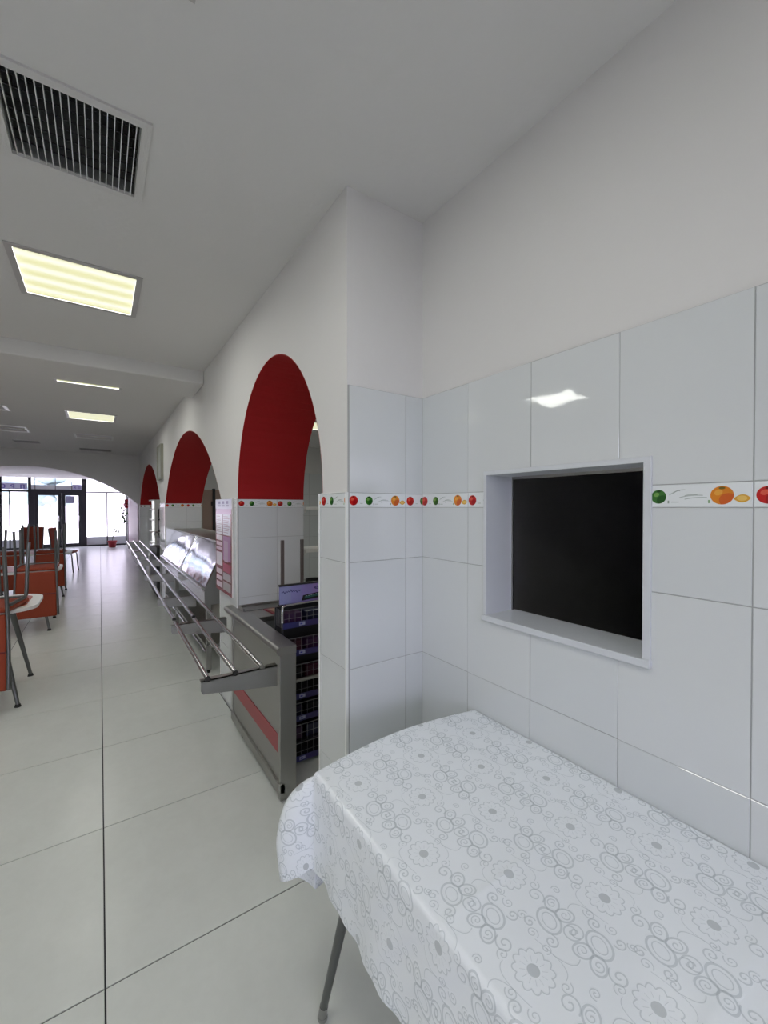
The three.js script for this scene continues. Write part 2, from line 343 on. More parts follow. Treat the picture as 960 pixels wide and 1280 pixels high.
// remaining walls
{
  const wl = struct('wall_left', 'plain white long wall of the dining hall', 'wall');
  mesh('wall_body', box(XL - 0.15, 0, ZB, XL, CEIL, ZF), M.paint, wl);
  const wb = struct('wall_back', 'white wall with an added window out of view', 'wall');
  const s = shapeOf([[XL, 0], [XK, 0], [XK, CEIL], [XL, CEIL]]);
  s.holes.push(rectHole(-2.1, 0.95, 0.3, 2.45));
  mesh('wall_body', wallZ(s, ZB, 0.2), M.paint, wb);
  const win = struct('window_2', 'unseen white framed window added in the back wall for bluish daylight', 'window');  // out of view, added to bring bluish daylight from behind the camera
  const fr = [];
  for (const x of [-2.1, -0.925, 0.25]) fr.push(box(x, 0.95, ZB + 0.06, x + 0.05, 2.45, ZB + 0.12));
  fr.push(box(-2.1, 0.95, ZB + 0.06, 0.3, 1.0, ZB + 0.12), box(-2.1, 2.4, ZB + 0.06, 0.3, 2.45, ZB + 0.12));
  mesh('window_frame', fr, M.whiteLam, win);
  for (const x of [-2.05, -0.875]) mesh('pane', box(x, 1.0, ZB + 0.085, x + 1.125, 2.4, ZB + 0.091), M.glass, win);
  const we = struct('wall_entrance', 'pink tinted side wall of the entrance lobby', 'wall');
  mesh('wall_body', box(0.95, 0, ZE - 0.28, 1.1, CEIL, ZF), M.paint, we);
  mesh('pink_panel', box(0.925, 0, -14.3, 0.95, 2.0, -19.3), M.pink, we);
  mesh('door_post', box(0.90, 0, -19.3, 0.95, 2.6, -19.45), M.alu, we);
  // kitchen side
  const wk = struct('wall_kitchen', 'pale tiled walls of the kitchen behind the arcade', 'wall');
  mesh('side_wall', box(XK, 0, ZB, XK + 0.15, CEIL, ZF), M.paint, wk);
  mesh('near_wall', box(XR + 0.145, 0, ZS + 0.004, XK, CEIL, ZS - 0.15), M.paint, wk);
    // far kitchen wall with an arched doorway
  const k = [[XB, 0], [1.56, 0], [1.56, 1.75]];
  for (let i = 1; i < 20; i++) { const t = Math.PI * (1 - i / 20); k.push([2.06 + 0.5 * Math.cos(t), 1.75 + 0.5 * Math.sin(t)]); }
  k.push([2.56, 1.75], [2.56, 0], [XK, 0], [XK, CEIL], [XB, CEIL]);
  const kw = struct('wall_kitchen_end', 'grey white tiled kitchen wall with an arched doorway', 'wall');
  mesh('wall_body', wallZ(shapeOf(k), ZK - 0.14, 0.14), M.paint, kw);
  const kg = [];
  for (let y = 0; y < 5; y++) for (let x = 0; x < 5; x++) {
    const a = 2.60 + x * 0.36, b = Math.min(XK, a + 0.36);
    const t = mesh('wall_tile', tileGeo(+(b - a - 0.004).toFixed(3), 0.446, 0.008, 0.0012), M.tiles[(x + y) % 3], kw); t.position.set((a + b) / 2, 0.225 + y * 0.45, ZK);
  }
  mesh('grout', box(2.58, 0, ZK, XK, 2.25, ZK + 0.004), M.grout, kw);
  const d = struct('door_2', 'beige door leaf with dark frame in the arched kitchen doorway', 'door');
  mesh('door_leaf', rbox(1.565, 0, ZK - 0.13, 1.755, 1.86, ZK - 0.09, 0.004), M.wood, d); mesh('door_leaf', rbox(1.80, 0, ZK - 0.13, 2.54, 1.86, ZK - 0.09, 0.004), M.wood, d);
  mesh('door_frame', box(1.755, 0, ZK - 0.13, 1.80, 1.88, ZK - 0.06), M.dark, d);
  mesh('hinge', box(1.73, 1.56, ZK - 0.09, 1.77, 1.64, ZK - 0.055), M.black, d);
}

// ------------------------------------------------------------------ light panels and vents
const DIFF = dataTex(64, (q) => { const y = Math.floor(q / 64) / 64, u = Math.pow(Math.abs(Math.sin(y * Math.PI * 4)), 2.2); return [226 + 26 * u, 224 + 28 * u, 165 + 70 * u]; }, 1, true);   // four tubes behind the diffuser
M.diffuserOn = std({ color: lin(0.7, 0.7, 0.6), roughness: 0.6, emissive: lin(1, 1, 1), emissiveMap: DIFF, emissiveIntensity: 0.95 });
M.diffuserOff = std({ color: lin(0.62, 0.60, 0.66), roughness: 0.3 });
function lampPanel(x, z, on, label, group) {
  const t = thing('ceiling_light', label, 'ceiling light', [x, CEIL, z], 0, group);
  const o = LS, i = LS - 0.03;
  mesh('frame', [box(-o, -0.006, -o, -i, 0.06, o), box(i, -0.006, -o, o, 0.06, o), box(-i, -0.006, -o, i, 0.03, -i), box(-i, -0.006, i, i, 0.03, o)], on ? M.lampFrame ?? (M.lampFrame = std({ color: lin(0.55, 0.54, 0.53), roughness: 0.35, metalness: 0.3 })) : M.trimWhite, t);
  mesh('housing', box(-o, 0.062, -o, o, 0.10, o), M.whiteLam, t);
  mesh('diffuser', box(-i, 0.002, -i, i, 0.010, i), on ? M.diffuserOn : M.diffuserOff, t);
  if (on) {
    const l = new THREE.RectAreaLight(LAMP_TINT, LAMP_RADIANCE, 2 * i, 2 * i);
    l.position.set(0, -0.002, 0); l.rotation.x = -Math.PI / 2; l.name = 'panel_light'; t.add(l);
  }
  else for (let k = 0; k < 2; k++) mesh('tube', rod(V(-i, -0.006, -0.12 + k * 0.24), V(i, -0.006, -0.12 + k * 0.24), 0.012), M.whiteLam, t);
  return t;
}
lampPanel(...LAMPS[1], true, 'lit square light panel with four tubes between the black vent and the beam');
lampPanel(...LAMPS[2], true, 'lit light panel half hidden just past the ceiling beam');
lampPanel(...LAMPS[3], true, 'lit yellowish light panel second past the beam');
lampPanel(...LAMPS[0], true, 'lit light panel beside the vent, over the tiled corner', 'light panels over the near end of the hall');  // out of view, added to light the near end
for (const k of [4, 5, 6, 7, 8]) lampPanel(...LAMPS[k], true, 'lit light panel over the near end of the hall, out of the arcade row', 'light panels over the near end of the hall');  // out of view, added for light, save the one mirrored in the wall tiles
lampPanel(...OFFLAMPS[0], false, 'switched off light panel between the lit one and the dark slit vent');
lampPanel(...OFFLAMPS[1], false, 'switched off pale light panel beside the white grille, above the tables');
lampPanel(...KLAMPS[0], true, 'lit light panel on the kitchen ceiling behind the first arch');
lampPanel(...KLAMPS[1], true, 'lit light panel on the kitchen ceiling, over the near end');  // not in view, put in to brighten the kitchen
lampPanel(...KLAMPS[2], true, 'lit light panel in the room behind the third arch');  // not in view, put in to light the room beyond the doorway
const duct = (a, b) => [box(-a, 0.005, -b, -a + 0.004, 0.6, b), box(a - 0.004, 0.005, -b, a, 0.6, b), box(-a, 0.005, -b, a, 0.6, -b + 0.004), box(-a, 0.005, b - 0.004, a, 0.6, b), box(-a, 0.6, -b, a, 0.605, b)];   // sheet metal, going up into the ceiling void
{
  const [x, z, a, b] = VENTS[0];
  const t = thing('ceiling_vent', 'square black ceiling vent with thin white bars', 'vent', [x, CEIL, z]);
  mesh('duct', duct(a, b), M.galvanised, t);
  mesh('frame', [box(-a - 0.028, -0.008, -b - 0.03, -a, 0, b + 0.03), box(a, -0.008, -b - 0.03, a + 0.028, 0, b + 0.03), box(-a, -0.008, -b - 0.03, a, 0, -b), box(-a, -0.008, b, a, 0, b + 0.03)], M.ceiling, t);
  for (let k = 0; k < 18; k++) { const q = -a + (k + 0.7) * (2 * a / 18.4); mesh('bar', box(q - 0.0012, -0.004, -b, q + 0.0012, 0.010, b), M.trimWhite, t); }
  for (let k = 0; k < 8; k++) { const q = -b + (k + 0.5) * (2 * b / 8); const m = mesh('louvre', box(-a + 0.005, -0.001, -0.018, a - 0.005, 0.001, 0.018), M.louvre ?? (M.louvre = std({ color: lin(0.10, 0.10, 0.11), roughness: 0.45 })), t); m.position.set(0, 0.035, q); m.rotation.x = 0.7; }
}
for (const [i, label] of [[1, 'dark slit vent in the ceiling before the wide arch, in line with the light panels'], [2, 'small dark slit vent above the tables, before the wide arch']]) {
  const [x, z, a, b] = VENTS[i];
  const t = thing('ceiling_vent', label, 'vent', [x, CEIL, z]);
  mesh('duct', duct(a, b), M.galvanised, t);
  mesh('frame', [box(-a - 0.015, -0.006, -b - 0.015, -a, 0, b + 0.015), box(a, -0.006, -b - 0.015, a + 0.015, 0, b + 0.015), box(-a, -0.006, -b - 0.015, a, 0, -b), box(-a, -0.006, b, a, 0, b + 0.015)], M.steel, t);
  for (let k = 0; k < 5; k++) { const q = -b + (k + 0.5) * 2 * b / 5; mesh('louvre', box(-a, 0, q - 0.004, a, 0.012, q + 0.004), M.steel, t); }
}
{
  const [x, z, a, b] = VENTS[3];
  const t = thing('ceiling_vent', 'white square ceiling grille above the tables', 'vent', [x, CEIL, z]);
  mesh('duct', duct(a, b), M.galvanised, t);
  mesh('frame', [box(-a - 0.02, -0.008, -b - 0.02, -a + 0.02, 0, b + 0.02), box(a - 0.02, -0.008, -b - 0.02, a + 0.02, 0, b + 0.02), box(-a, -0.008, -b - 0.02, a, 0, -b + 0.02), box(-a, -0.008, b - 0.02, a, 0, b + 0.02)], M.whiteLam, t);
  for (let k = 0; k < 7; k++) { const q = -b + (k + 0.5) * 2 * b / 7; mesh('bar', box(-a, -0.004, q - 0.006, a, 0.01, q + 0.006), M.whiteLam, t); }
}

// ------------------------------------------------------------------ cloth-covered table against the right wall
const BOW = 0.04;                                                    // the far end of the table is slightly bowed
const TX0 = 0.512, TX1 = 1.190, TZ0 = -1.122, TZ1 = 0.25, TY = 0.75;
{
  const t = thing('side_table', 'table under the white cloth, one grey tapered leg with a ball foot showing', 'table', [(TX0 + TX1) / 2, 0, (TZ0 + TZ1) / 2]);
  const hx = (TX1 - TX0) / 2 - 0.006, hz = (TZ1 - TZ0) / 2 - 0.006;
  const outline = [[-hx, -hz], [hx, -hz]]; for (let i = 0; i <= 16; i++) outline.push([hx - 2 * hx * i / 16, hz + BOW * Math.sin(Math.PI * i / 16)]);
  mesh('table_top', slabY(shapeOf(outline), 0.715, 0.03), M.whiteLam, t);
  mesh('apron', box(-hx + 0.08, 0.66, -hz + 0.08, hx - 0.08, 0.715, -hz + 0.10), M.steel, t); mesh('apron', box(-hx + 0.08, 0.66, hz - 0.10, hx - 0.08, 0.715, hz - 0.08), M.steel, t);
  for (const [sx, sz] of [[-1, -1], [1, -1], [-1, 1], [1, 1]]) {
    const fx = sx < 0 ? 0.536 - (TX0 + TX1) / 2 : hx - 0.04, fz = sz < 0 ? -1.105 - (TZ0 + TZ1) / 2 : hz - 0.04;
    const top = V(fx - sx * 0.10, 0.70, fz - sz * 0.11), foot = V(fx, 0.03, fz);
    const leg = mesh('leg', rod(foot, top, 0.011, 0.02, 16), M.tube, t);
    mesh('ball_foot', [new THREE.SphereGeometry(0.0155, 20, 14).translate(fx, 0.0155, fz), rod(V(fx, 0.022, fz), foot.clone().lerp(top, 0.03), 0.0135, 0.0125, 16)], std({ color: lin(0.34, 0.34, 0.34), metalness: 1, roughness: 0.1 }), leg);
  }
}
// tablecloth pattern, one repeat 0.2285 x 0.286 m: two ringed flowers and four butterflies among scrolls
const CW = 0.2285, CH = 0.286;
function clothPattern(c, w, h, ink, ground, flower) {
  c.fillStyle = ground; c.fillRect(0, 0, w, h);
  const S = w / CW;                                                  // pixels per metre
  c.strokeStyle = ink; c.lineCap = 'round'; c.lineJoin = 'round';
  const wrap = (f) => { for (const ox of [-w, 0, w]) for (const oy of [-h, 0, h]) { c.save(); c.translate(ox, oy); f(); c.restore(); } };
  const spiral = (x, y, r, turns, a0, dir, lw) => { c.lineWidth = lw * 3.1; c.beginPath(); for (let i = 0; i <= 40; i++) { const t = i / 40, a = a0 + dir * t * turns * 6.283, q = r * (1 - 0.85 * t); const px = x + q * Math.cos(a), py = y + q * Math.sin(a); i ? c.lineTo(px, py) : c.moveTo(px, py); } c.stroke(); };
  const oval = (x, y, a, b, rot, lw) => { c.lineWidth = lw * 3.1; c.beginPath(); c.ellipse(x, y, a, b, rot, 0, 6.3); c.stroke(); };
  const flowerAt = (x, y) => wrap(() => {
    c.fillStyle = flower; c.beginPath(); c.ellipse(x, y, 0.0105 * S, 0.0105 * S, 0, 0, 6.3); c.fill();
    c.lineWidth = 9; c.beginPath();
    for (let i = 0; i <= 120; i++) { const a = i / 120 * 6.283, r = S * (0.029 + 0.0065 * Math.abs(Math.sin(a * 6))); const px = x + r * Math.cos(a), py = y + r * Math.sin(a); i ? c.lineTo(px, py) : c.moveTo(px, py); } c.stroke();
    c.lineWidth = 3; for (let i = 0; i < 12; i++) { const a = i / 12 * 6.283 + 0.2; c.beginPath(); c.moveTo(x + 0.014 * S * Math.cos(a), y + 0.014 * S * Math.sin(a)); c.lineTo(x + 0.023 * S * Math.cos(a), y + 0.023 * S * Math.sin(a)); c.stroke(); }
  });
  const butterfly = (x, y, f) => wrap(() => {
    c.save(); c.translate(x, y); c.scale(f, f);
    oval(-0.013 * S, 0.001 * S, 0.0155 * S, 0.019 * S, 0.5, 4.5); oval(-0.013 * S, 0.001 * S, 0.009 * S, 0.012 * S, 0.5, 2);
    oval(0.012 * S, 0.010 * S, 0.013 * S, 0.010 * S, 0.6, 4); spiral(0.012 * S, 0.010 * S, 0.008 * S, 1.2, 0, 1, 2.2);
    oval(0.013 * S, -0.012 * S, 0.013 * S, 0.010 * S, -0.5, 4); spiral(0.013 * S, -0.012 * S, 0.008 * S, 1.2, 0, -1, 2.2);
    spiral(0.002 * S, 0.033 * S, 0.013 * S, 1.4, -1.6, 1, 3); spiral(0.004 * S, -0.034 * S, 0.013 * S, 1.4, 1.6, -1, 3);
    spiral(-0.036 * S, 0.02 * S, 0.010 * S, 1.4, -0.5, 1, 2.8); spiral(-0.038 * S, -0.014 * S, 0.009 * S, 1.3, 0.4, -1, 2.8);
    c.lineWidth = 5; c.beginPath(); c.moveTo(0.026 * S, 0.006 * S); c.bezierCurveTo(0.04 * S, 0.0, 0.046 * S, 0.012 * S, 0.05 * S, 0.03 * S); c.stroke();
    c.restore();
  });
  flowerAt(0.25 * w, 0.25 * h); flowerAt(0.75 * w, 0.75 * h);
  butterfly(0.25 * w, 0.62 * h, 1.3); butterfly(0.25 * w, 0.90 * h, -1.3); butterfly(0.75 * w, 0.12 * h, 1.3); butterfly(0.75 * w, 0.40 * h, -1.3);
  for (const [x, y, r, d] of [[0.5, 0.25, 0.011, 1], [0.03, 0.5, 0.010, -1], [0.5, 0.75, 0.011, -1], [0.98, 0.02, 0.010, 1], [0.47, 0.52, 0.009, 1], [0.52, 0.02, 0.009, -1], [0.05, 0.3, 0.009, 1], [0.96, 0.72, 0.009, -1]]) wrap(() => spiral(x * w, y * h, r * S, 1.5, x * 9, d, 2.6));
  for (const [x, y, k] of [[0.25, 0.25, 1], [0.75, 0.75, 1], [0.25, 0.25, -1], [0.75, 0.75, -1]]) wrap(() => {     // long tendrils that hook round each flower
    c.lineWidth = 5; c.beginPath(); c.moveTo(x * w + k * 0.030 * S, y * h + k * 0.040 * S); c.bezierCurveTo(x * w + k * 0.055 * S, y * h + k * 0.040 * S, x * w + k * 0.052 * S, y * h, x * w + k * 0.046 * S, y * h - k * 0.03 * S); c.stroke();
    spiral(x * w + k * 0.022 * S, y * h + k * 0.046 * S, 0.011 * S, 1.4, k > 0 ? 0 : 3.1, 1, 2.4); spiral(x * w + k * 0.052 * S, y * h - k * 0.040 * S, 0.011 * S, 1.4, 1.6 * k, -1, 2.4);
  });
}
const clothMap = canvasTex(1024, 1280, (c, w, h) => clothPattern(c, w, h, 'rgba(138,148,158,0.30)', '#f1f6fc', 'rgba(148,156,162,0.48)'), true);
const clothBump = canvasTex(512, 640, (c, w, h) => clothPattern(c, w, h, '#707070', '#b0b0b0', '#808080'), true); clothBump.colorSpace = THREE.NoColorSpace;
for (const t of [clothMap, clothBump]) t.repeat.set(1 / CW, 1 / CH);
{
  const m = phy({ map: clothMap, bumpMap: clothBump, bumpScale: 0.0009, roughness: 0.34, clearcoat: 0.6, clearcoatRoughness: 0.16, side: THREE.DoubleSide });
  // the sheet: rings round the table top, from the middle outwards and down
  const R = 0.014, loop = [];                                        // perimeter positions: edge point, outward direction, corner share, drop length
  const side = (ax, az, bx, bz, nx, nz, drop, n) => { for (let i = 0; i <= n; i++) { const t = i / n; loop.push({ x: ax + (bx - ax) * t, z: az + (bz - az) * t, nx, nz, k: 0, drop, t }); } };
  const corner = (x, z, a0, a1, d0, d1, flare, n) => { for (let i = 1; i < n; i++) { const t = i / n, a = a0 + (a1 - a0) * t; loop.push({ x, z, nx: Math.cos(a), nz: Math.sin(a), k: Math.sin(Math.PI * t) * flare, drop: d0 + (d1 - d0) * t + 0.02 * Math.sin(Math.PI * t), t }); } };
  const x0 = TX0 + R, x1 = TX1 - R, z0 = TZ0 + R, z1 = TZ1 - R, P = Math.PI;
  side(x0, z1, x0, z0, -1, 0, 0.28, 150);
  corner(x0, z0, P, 1.5 * P, 0.27, 0.37, 1, 24);
  side(x0, z0, x1, z0, 0, -1, 0.37, 30); for (const q of loop.slice(-31)) q.z -= BOW * Math.sin(Math.PI * q.t);
  corner(x1, z0, 1.5 * P, 2 * P, 0.37, 0.0, 0, 6);
  side(x1, z0, x1, z1, 1, 0, 0.0, 150);
  corner(x1, z1, 0, 0.5 * P, 0.0, 0.30, 0, 6);
  side(x1, z1, x0, z1, 0, 1, 0.30, 30);
  corner(x0, z1, 0.5 * P, P, 0.30, 0.25, 1, 24);
  const n = loop.length, pos = [], uv = [], idx = [], cx = (TX0 + TX1) / 2, cz = (TZ0 + TZ1) / 2, TOP = Array.from({ length: 56 }, (_, k) => 0.02 + 0.98 * k / 55), ROLL = 6, DROP = 22;
  const U = (x, z) => uv.push(x - 0.710 + 0.25 * CW, -(z + 0.711) + 0.25 * CH + 0 * CW);
  for (let r = 0; r < TOP.length + ROLL + DROP; r++) for (let i = 0; i < n; i++) {
    const q = loop[i];
    if (r < TOP.length) {
      const s = TOP[r], x = cx + (q.x - cx) * s, z = cz + (q.z - cz) * s;
      const fold = (c) => Math.exp(-Math.pow((z - c) / 0.009, 2)), crease = 0.0026 * (fold(-0.572) + fold(-0.225) + 0.6 * fold(-0.91)) + 0.0008 * Math.sin(x * 41 + z * 23) * Math.sin(z * 37 - x * 11);
      pos.push(x, TY + 0.0015 + crease, z); U(x, z); continue;
    }
    if (r < TOP.length + ROLL) {
      const a = (r - TOP.length + 1) / ROLL * P / 2, flat = q.drop < 0.012 && q.k === 0, o = R * Math.sin(a), d = R * (1 - Math.cos(a));
      pos.push(q.x + q.nx * o, TY + 0.0015 - (flat ? d * 0.5 : d), q.z + q.nz * o); U(q.x + q.nx * R * a, q.z + q.nz * R * a); continue;
    }
    const v = (r - TOP.length - ROLL + 1) / DROP, D = Math.max(0.004, q.drop - R), d = v * D;
    let out = R;
    const along = q.nx ? q.z : q.x;
    if (q.k > 0) out += q.k * 0.125 * (1 - Math.exp(-d / 0.07)) - q.k * 0.05 * Math.max(0, v - 0.65);
    else if (q.drop > 0.05 && q.nx < 0.01) out += d * (0.05 + 0.03 * Math.sin(along * 9 + 1.2) + 0.02 * Math.sin(along * 31)) * (q.nx ? 0.8 : 1) + 0.0022 * Math.sin(along * 70 + d * 55) * Math.min(1, d / 0.06);
    const hem = q.drop > 0.05 ? 0.004 * Math.sin(along * 17) * v : 0;
    pos.push(q.x + q.nx * out, TY + 0.0015 - R - d + hem, q.z + q.nz * out); U(q.x + q.nx * (R * 1.57 + d), q.z + q.nz * (R * 1.57 + d));
  }
  const rows = TOP.length + ROLL + DROP;
  for (let r = 0; r < rows - 1; r++) for (let i = 0; i < n; i++) { const j = (i + 1) % n, a = r * n + i, b = r * n + j, c = (r + 1) * n + i, d = (r + 1) * n + j; idx.push(a, c, b, b, c, d); }
  pos.push(cx, TY + 0.0015, cz); U(cx, cz); for (let i = 0; i < n; i++) idx.push(pos.length / 3 - 1, i, (i + 1) % n);
  const g = new THREE.BufferGeometry(); g.setAttribute('position', new THREE.Float32BufferAttribute(pos, 3)); g.setAttribute('uv', new THREE.Float32BufferAttribute(uv, 2)); g.setIndex(idx); g.computeVertexNormals();
  tag(mesh('tablecloth', g, m), 'white vinyl tablecloth printed with grey flowers and butterflies, beneath the hatch', 'tablecloth');
}

// ------------------------------------------------------------------ serving line
const COUNTER_X = 0.756;
{ // steel cash counter in the first arch: panelled front, narrow ledge, worktop at its far end
  const t = thing('serving_counter', 'brushed steel counter with a red stripe standing in the first arch', 'counter', [COUNTER_X, 0, -2.05]);
  const L = 1.10, H = 0.815;                                          // local: x into the arch, z = -distance along
  mesh('front_panel', rbox(0.006, 0.10, -0.03, 0.03, 0.76, -0.95, 0.003), M.steel, t);
  mesh('end_post', rbox(0.0, 0.012, 0, 0.09, 0.765, -0.035, 0.004), M.steel, t);
  mesh('end_post', rbox(0.0, 0.06, -0.92, 0.09, 0.765, -0.95, 0.004), M.steel, t);
  mesh('plinth', rbox(-0.006, 0.045, 0.0, 0.03, 0.10, -0.95, 0.004), M.steel, t);
  mesh('stripe', box(0.003, 0.245, -0.04, 0.0062, 0.34, -0.92), M.tapeRed, t);
  const prof = new THREE.Shape(); prof.moveTo(0.09, 0.765); prof.lineTo(0.09, 0.808); prof.lineTo(0.015, 0.808); prof.absarc(0.005, 0.787, 0.021, Math.PI / 2, Math.PI * 1.5, false); prof.lineTo(0.09, 0.765);
  mesh('ledge', new THREE.ExtrudeGeometry(prof, { depth: L, bevelEnabled: false, curveSegments: 16 }).translate(0, 0, -L), M.steel, t);
  mesh('worktop', rbox(0.09, 0.775, -0.64, 0.62, 0.808, -0.985, 0.004), M.steel, t);
  mesh('back_panel', box(0.55, 0.06, -0.66, 0.57, 0.775, -0.95), M.steel, t);
  for (const [x, z] of [[0.03, -0.75], [0.5, -0.75]]) mesh('foot', rod(V(x, 0, z), V(x, 0.06, z), 0.018, 0.022, 12), M.rubber, t);
}
{ const t = thing('steel_tray', 'shallow steel tray lying at the far end of the steel worktop', 'tray', [1.02, 0.808, -2.95]);
  mesh('tray_base', box(-0.2, 0, -0.07, 0.2, 0.004, 0.05), M.steel, t); mesh('rim', [rbox(-0.21, 0, -0.08, 0.21, 0.02, -0.07, 0.003), rbox(-0.21, 0, -0.08, -0.2, 0.02, 0.05, 0.003), rbox(0.2, 0, -0.08, 0.21, 0.02, 0.05, 0.003)], M.steel, t); }
{ const t = thing('money_mat', 'tan mat with a wide dark red border on the steel worktop', 'mat', [1.06, 0.808, -2.80], 0.1);
  mesh('border', rbox(-0.11, 0, -0.09, 0.11, 0.006, 0.09, 0.003), std({ color: lin(0.16, 0.008, 0.02), roughness: 0.4 }), t);
  mesh('centre', box(-0.085, 0.006, -0.066, 0.085, 0.0072, 0.066), std({ color: lin(0.33, 0.22, 0.15), roughness: 0.5 }), t);
  mesh('red_print', new THREE.TorusGeometry(0.03, 0.006, 6, 20).rotateX(Math.PI / 2).scale(1.3, 0.2, 1).translate(0.02, 0.0074, -0.02), std({ color: lin(0.24, 0.01, 0.01), roughness: 0.5 }), t); }

// wire rack with purple price strips and header board
const stripMap = canvasTex(512, 64, (c, w, h) => { const g = [[0, '#2a2960'], [170, '#352b60'], [330, '#4c2f5e'], [430, '#56325a']]; g.forEach(([x, k], i) => { c.fillStyle = k; c.fillRect(x, 0, (g[i + 1]?.[0] ?? w) - x, h); }); c.fillStyle = '#9a9cb8'; c.fillRect(120, 12, 46, 36); c.fillStyle = '#4a49a0'; c.fillRect(128, 22, 18, 18); });
const headMap = canvasTex(768, 380, (c, w, h) => {
  const cols = ['#8c8fbb', '#8a85bd', '#8f7fc0', '#977cc0', '#a67fc0', '#b383bd']; cols.forEach((k, i) => { c.fillStyle = k; c.fillRect(i * w / 6, 0, w / 6 + 1, h); });
  c.strokeStyle = '#2f2c66'; c.lineWidth = 8; c.beginPath(); c.moveTo(20, 120); for (let i = 0; i < 16; i++) c.lineTo(30 + i * 14, 118 + (i % 2 ? -1 : 1) * (i % 5 === 2 ? 34 : 13)); c.stroke();
  c.strokeStyle = '#39306f'; c.lineWidth = 15; c.beginPath(); c.arc(440, 92, 28, 0, 6.3); c.stroke(); c.beginPath(); c.moveTo(424, 96); c.lineTo(458, 84); c.stroke();
  c.fillStyle = '#100c16'; c.beginPath(); c.moveTo(268, 236); c.lineTo(620, 168); c.lineTo(602, 304); c.lineTo(252, 354); c.fill();
  c.fillStyle = '#2d5f55'; c.beginPath(); c.moveTo(290, 262); c.lineTo(598, 206); c.lineTo(590, 262); c.lineTo(284, 308); c.fill();
  c.fillStyle = '#c7cde0'; for (let i = 0; i < 9; i++) c.fillRect(300 + i * 30, 254 - i * 5.4, 18, 9);
  c.fillStyle = '#1d6c78'; c.beginPath(); c.moveTo(640, 0); c.lineTo(690, 0); c.lineTo(660, h); c.lineTo(612, h); c.fill(); c.fillStyle = '#9fd0d4'; c.fillRect(676, 0, 12, h); c.fillStyle = '#b45f9d'; c.fillRect(700, 0, 68, h);
});
{
  const t = thing('wire_rack', 'black wire sweets rack with purple strips and header board behind the steel counter', 'rack', [0.865, 0, -2.30]);
  const W = 0.42, D = 0.11;
  for (const [x, z] of [[0, 0], [W, 0], [0, -D], [W, -D]]) mesh('post', rod(V(x, 0, z), V(x, 0.93, z), 0.006), M.tubeDark ?? (M.tubeDark = std({ color: lin(0.05, 0.05, 0.06), metalness: 0.7, roughness: 0.35 })), t);
  const wires = [];
  for (const y of [0.03, 0.14, 0.27, 0.40, 0.50, 0.66, 0.83]) {
    mesh('shelf', box(0, y - 0.004, -D, W, y, 0), M.tubeDark, t);
    for (let k = 0; k <= 11; k++) wires.push(rod(V(k * W / 11, y, 0.002), V(k * W / 11, y + 0.10, 0.004), 0.0014, 0.0014, 5));
    wires.push(rod(V(0, y + 0.10, 0.004), V(W, y + 0.10, 0.004), 0.0026, 0.0026, 6), rod(V(0, y + 0.05, 0.003), V(W, y + 0.05, 0.003), 0.0016, 0.0016, 5));
    for (let k = 0; k <= 6; k++) wires.push(rod(V(-0.001, y, -k * D / 6), V(-0.001, y + 0.10, -k * D / 6), 0.0014, 0.0014, 5));
  }
  const wm = mesh('wire_baskets', wires, std({ color: lin(0.25, 0.25, 0.27), metalness: 0.8, roughness: 0.35 }), t); wm.userData.kind = 'stuff';
  const sm = std({ map: stripMap, roughness: 0.35 });
  for (const y of [0.03, 0.27, 0.40, 0.66, 0.83]) mesh('price_strip', new THREE.BoxGeometry(W, 0.034, 0.003).translate(W / 2, y + 0.012, 0.009), sm, t);
  mesh('front_bar', rod(V(-0.01, 0.515, 0.02), V(W + 0.02, 0.515, 0.02), 0.012, 0.012, 12), M.steel, t);
  mesh('back_sheet', box(0, 0.03, -D - 0.004, W, 0.93, -D), M.black, t);
  mesh('hoop', pipe([V(0.0, 0.86, 0), V(0.0, 0.93, 0), V(0.02, 0.955, -0.01), V(0.2, 0.957, -0.02), V(W, 0.957, -0.02)], 0.007, 40, 8), M.chrome, t);
  mesh('header_board', rbox(0.0, 0.955, -0.055, W, 1.065, -0.045, 0.002), std({ color: lin(0.2, 0.17, 0.4), roughness: 0.4 }), t);
  const face = new THREE.PlaneGeometry(W, 0.104).translate(W / 2, 1.009, -0.0442); mesh('header_print', face, std({ map: headMap, roughness: 0.4 }), t);
  mesh('header_rail', [rbox(-0.004, 1.063, -0.06, W, 1.073, -0.04, 0.002), rbox(-0.004, 0.948, -0.06, W, 0.957, -0.04, 0.002)], M.black, t);
  for (const x of [0.012, 0.135]) mesh('upright', rbox(x, 1.07, -0.062, x + 0.02, 1.335, -0.05, 0.002), std({ color: lin(0.13, 0.105, 0.10), metalness: 0.5, roughness: 0.35 }), t);
  // packets standing in the rack
}
{ const cols = [[0.22, 0.05, 0.3], [0.05, 0.06, 0.25], [0.03, 0.03, 0.04], [0.3, 0.04, 0.12]];
  const names = ['violet', 'navy', 'black', 'magenta'], mats = cols.map((c) => std({ color: lin(c[0] * 0.15, c[1] * 0.15, c[2] * 0.15), roughness: 0.35 }));
  for (const [i, y] of [0.14, 0.27, 0.5, 0.66, 0.83].entries()) for (let k = 0; k < 3; k++) {
    const c = (i + k) % 4; const b = mesh('snack_box', rbox(-0.055, 0, -0.035, 0.055, 0.07, 0.035, 0.004), mats[c]); b.position.set(0.865 + 0.08 + k * 0.13, y + 0.001, -2.36);
    tag(b, `${names[c]} snack box in the ${['lowest', 'second', 'middle', 'fourth', 'topmost'][i]} basket of the wire sweets rack`, 'box', 'boxes in the wire rack');
  } }

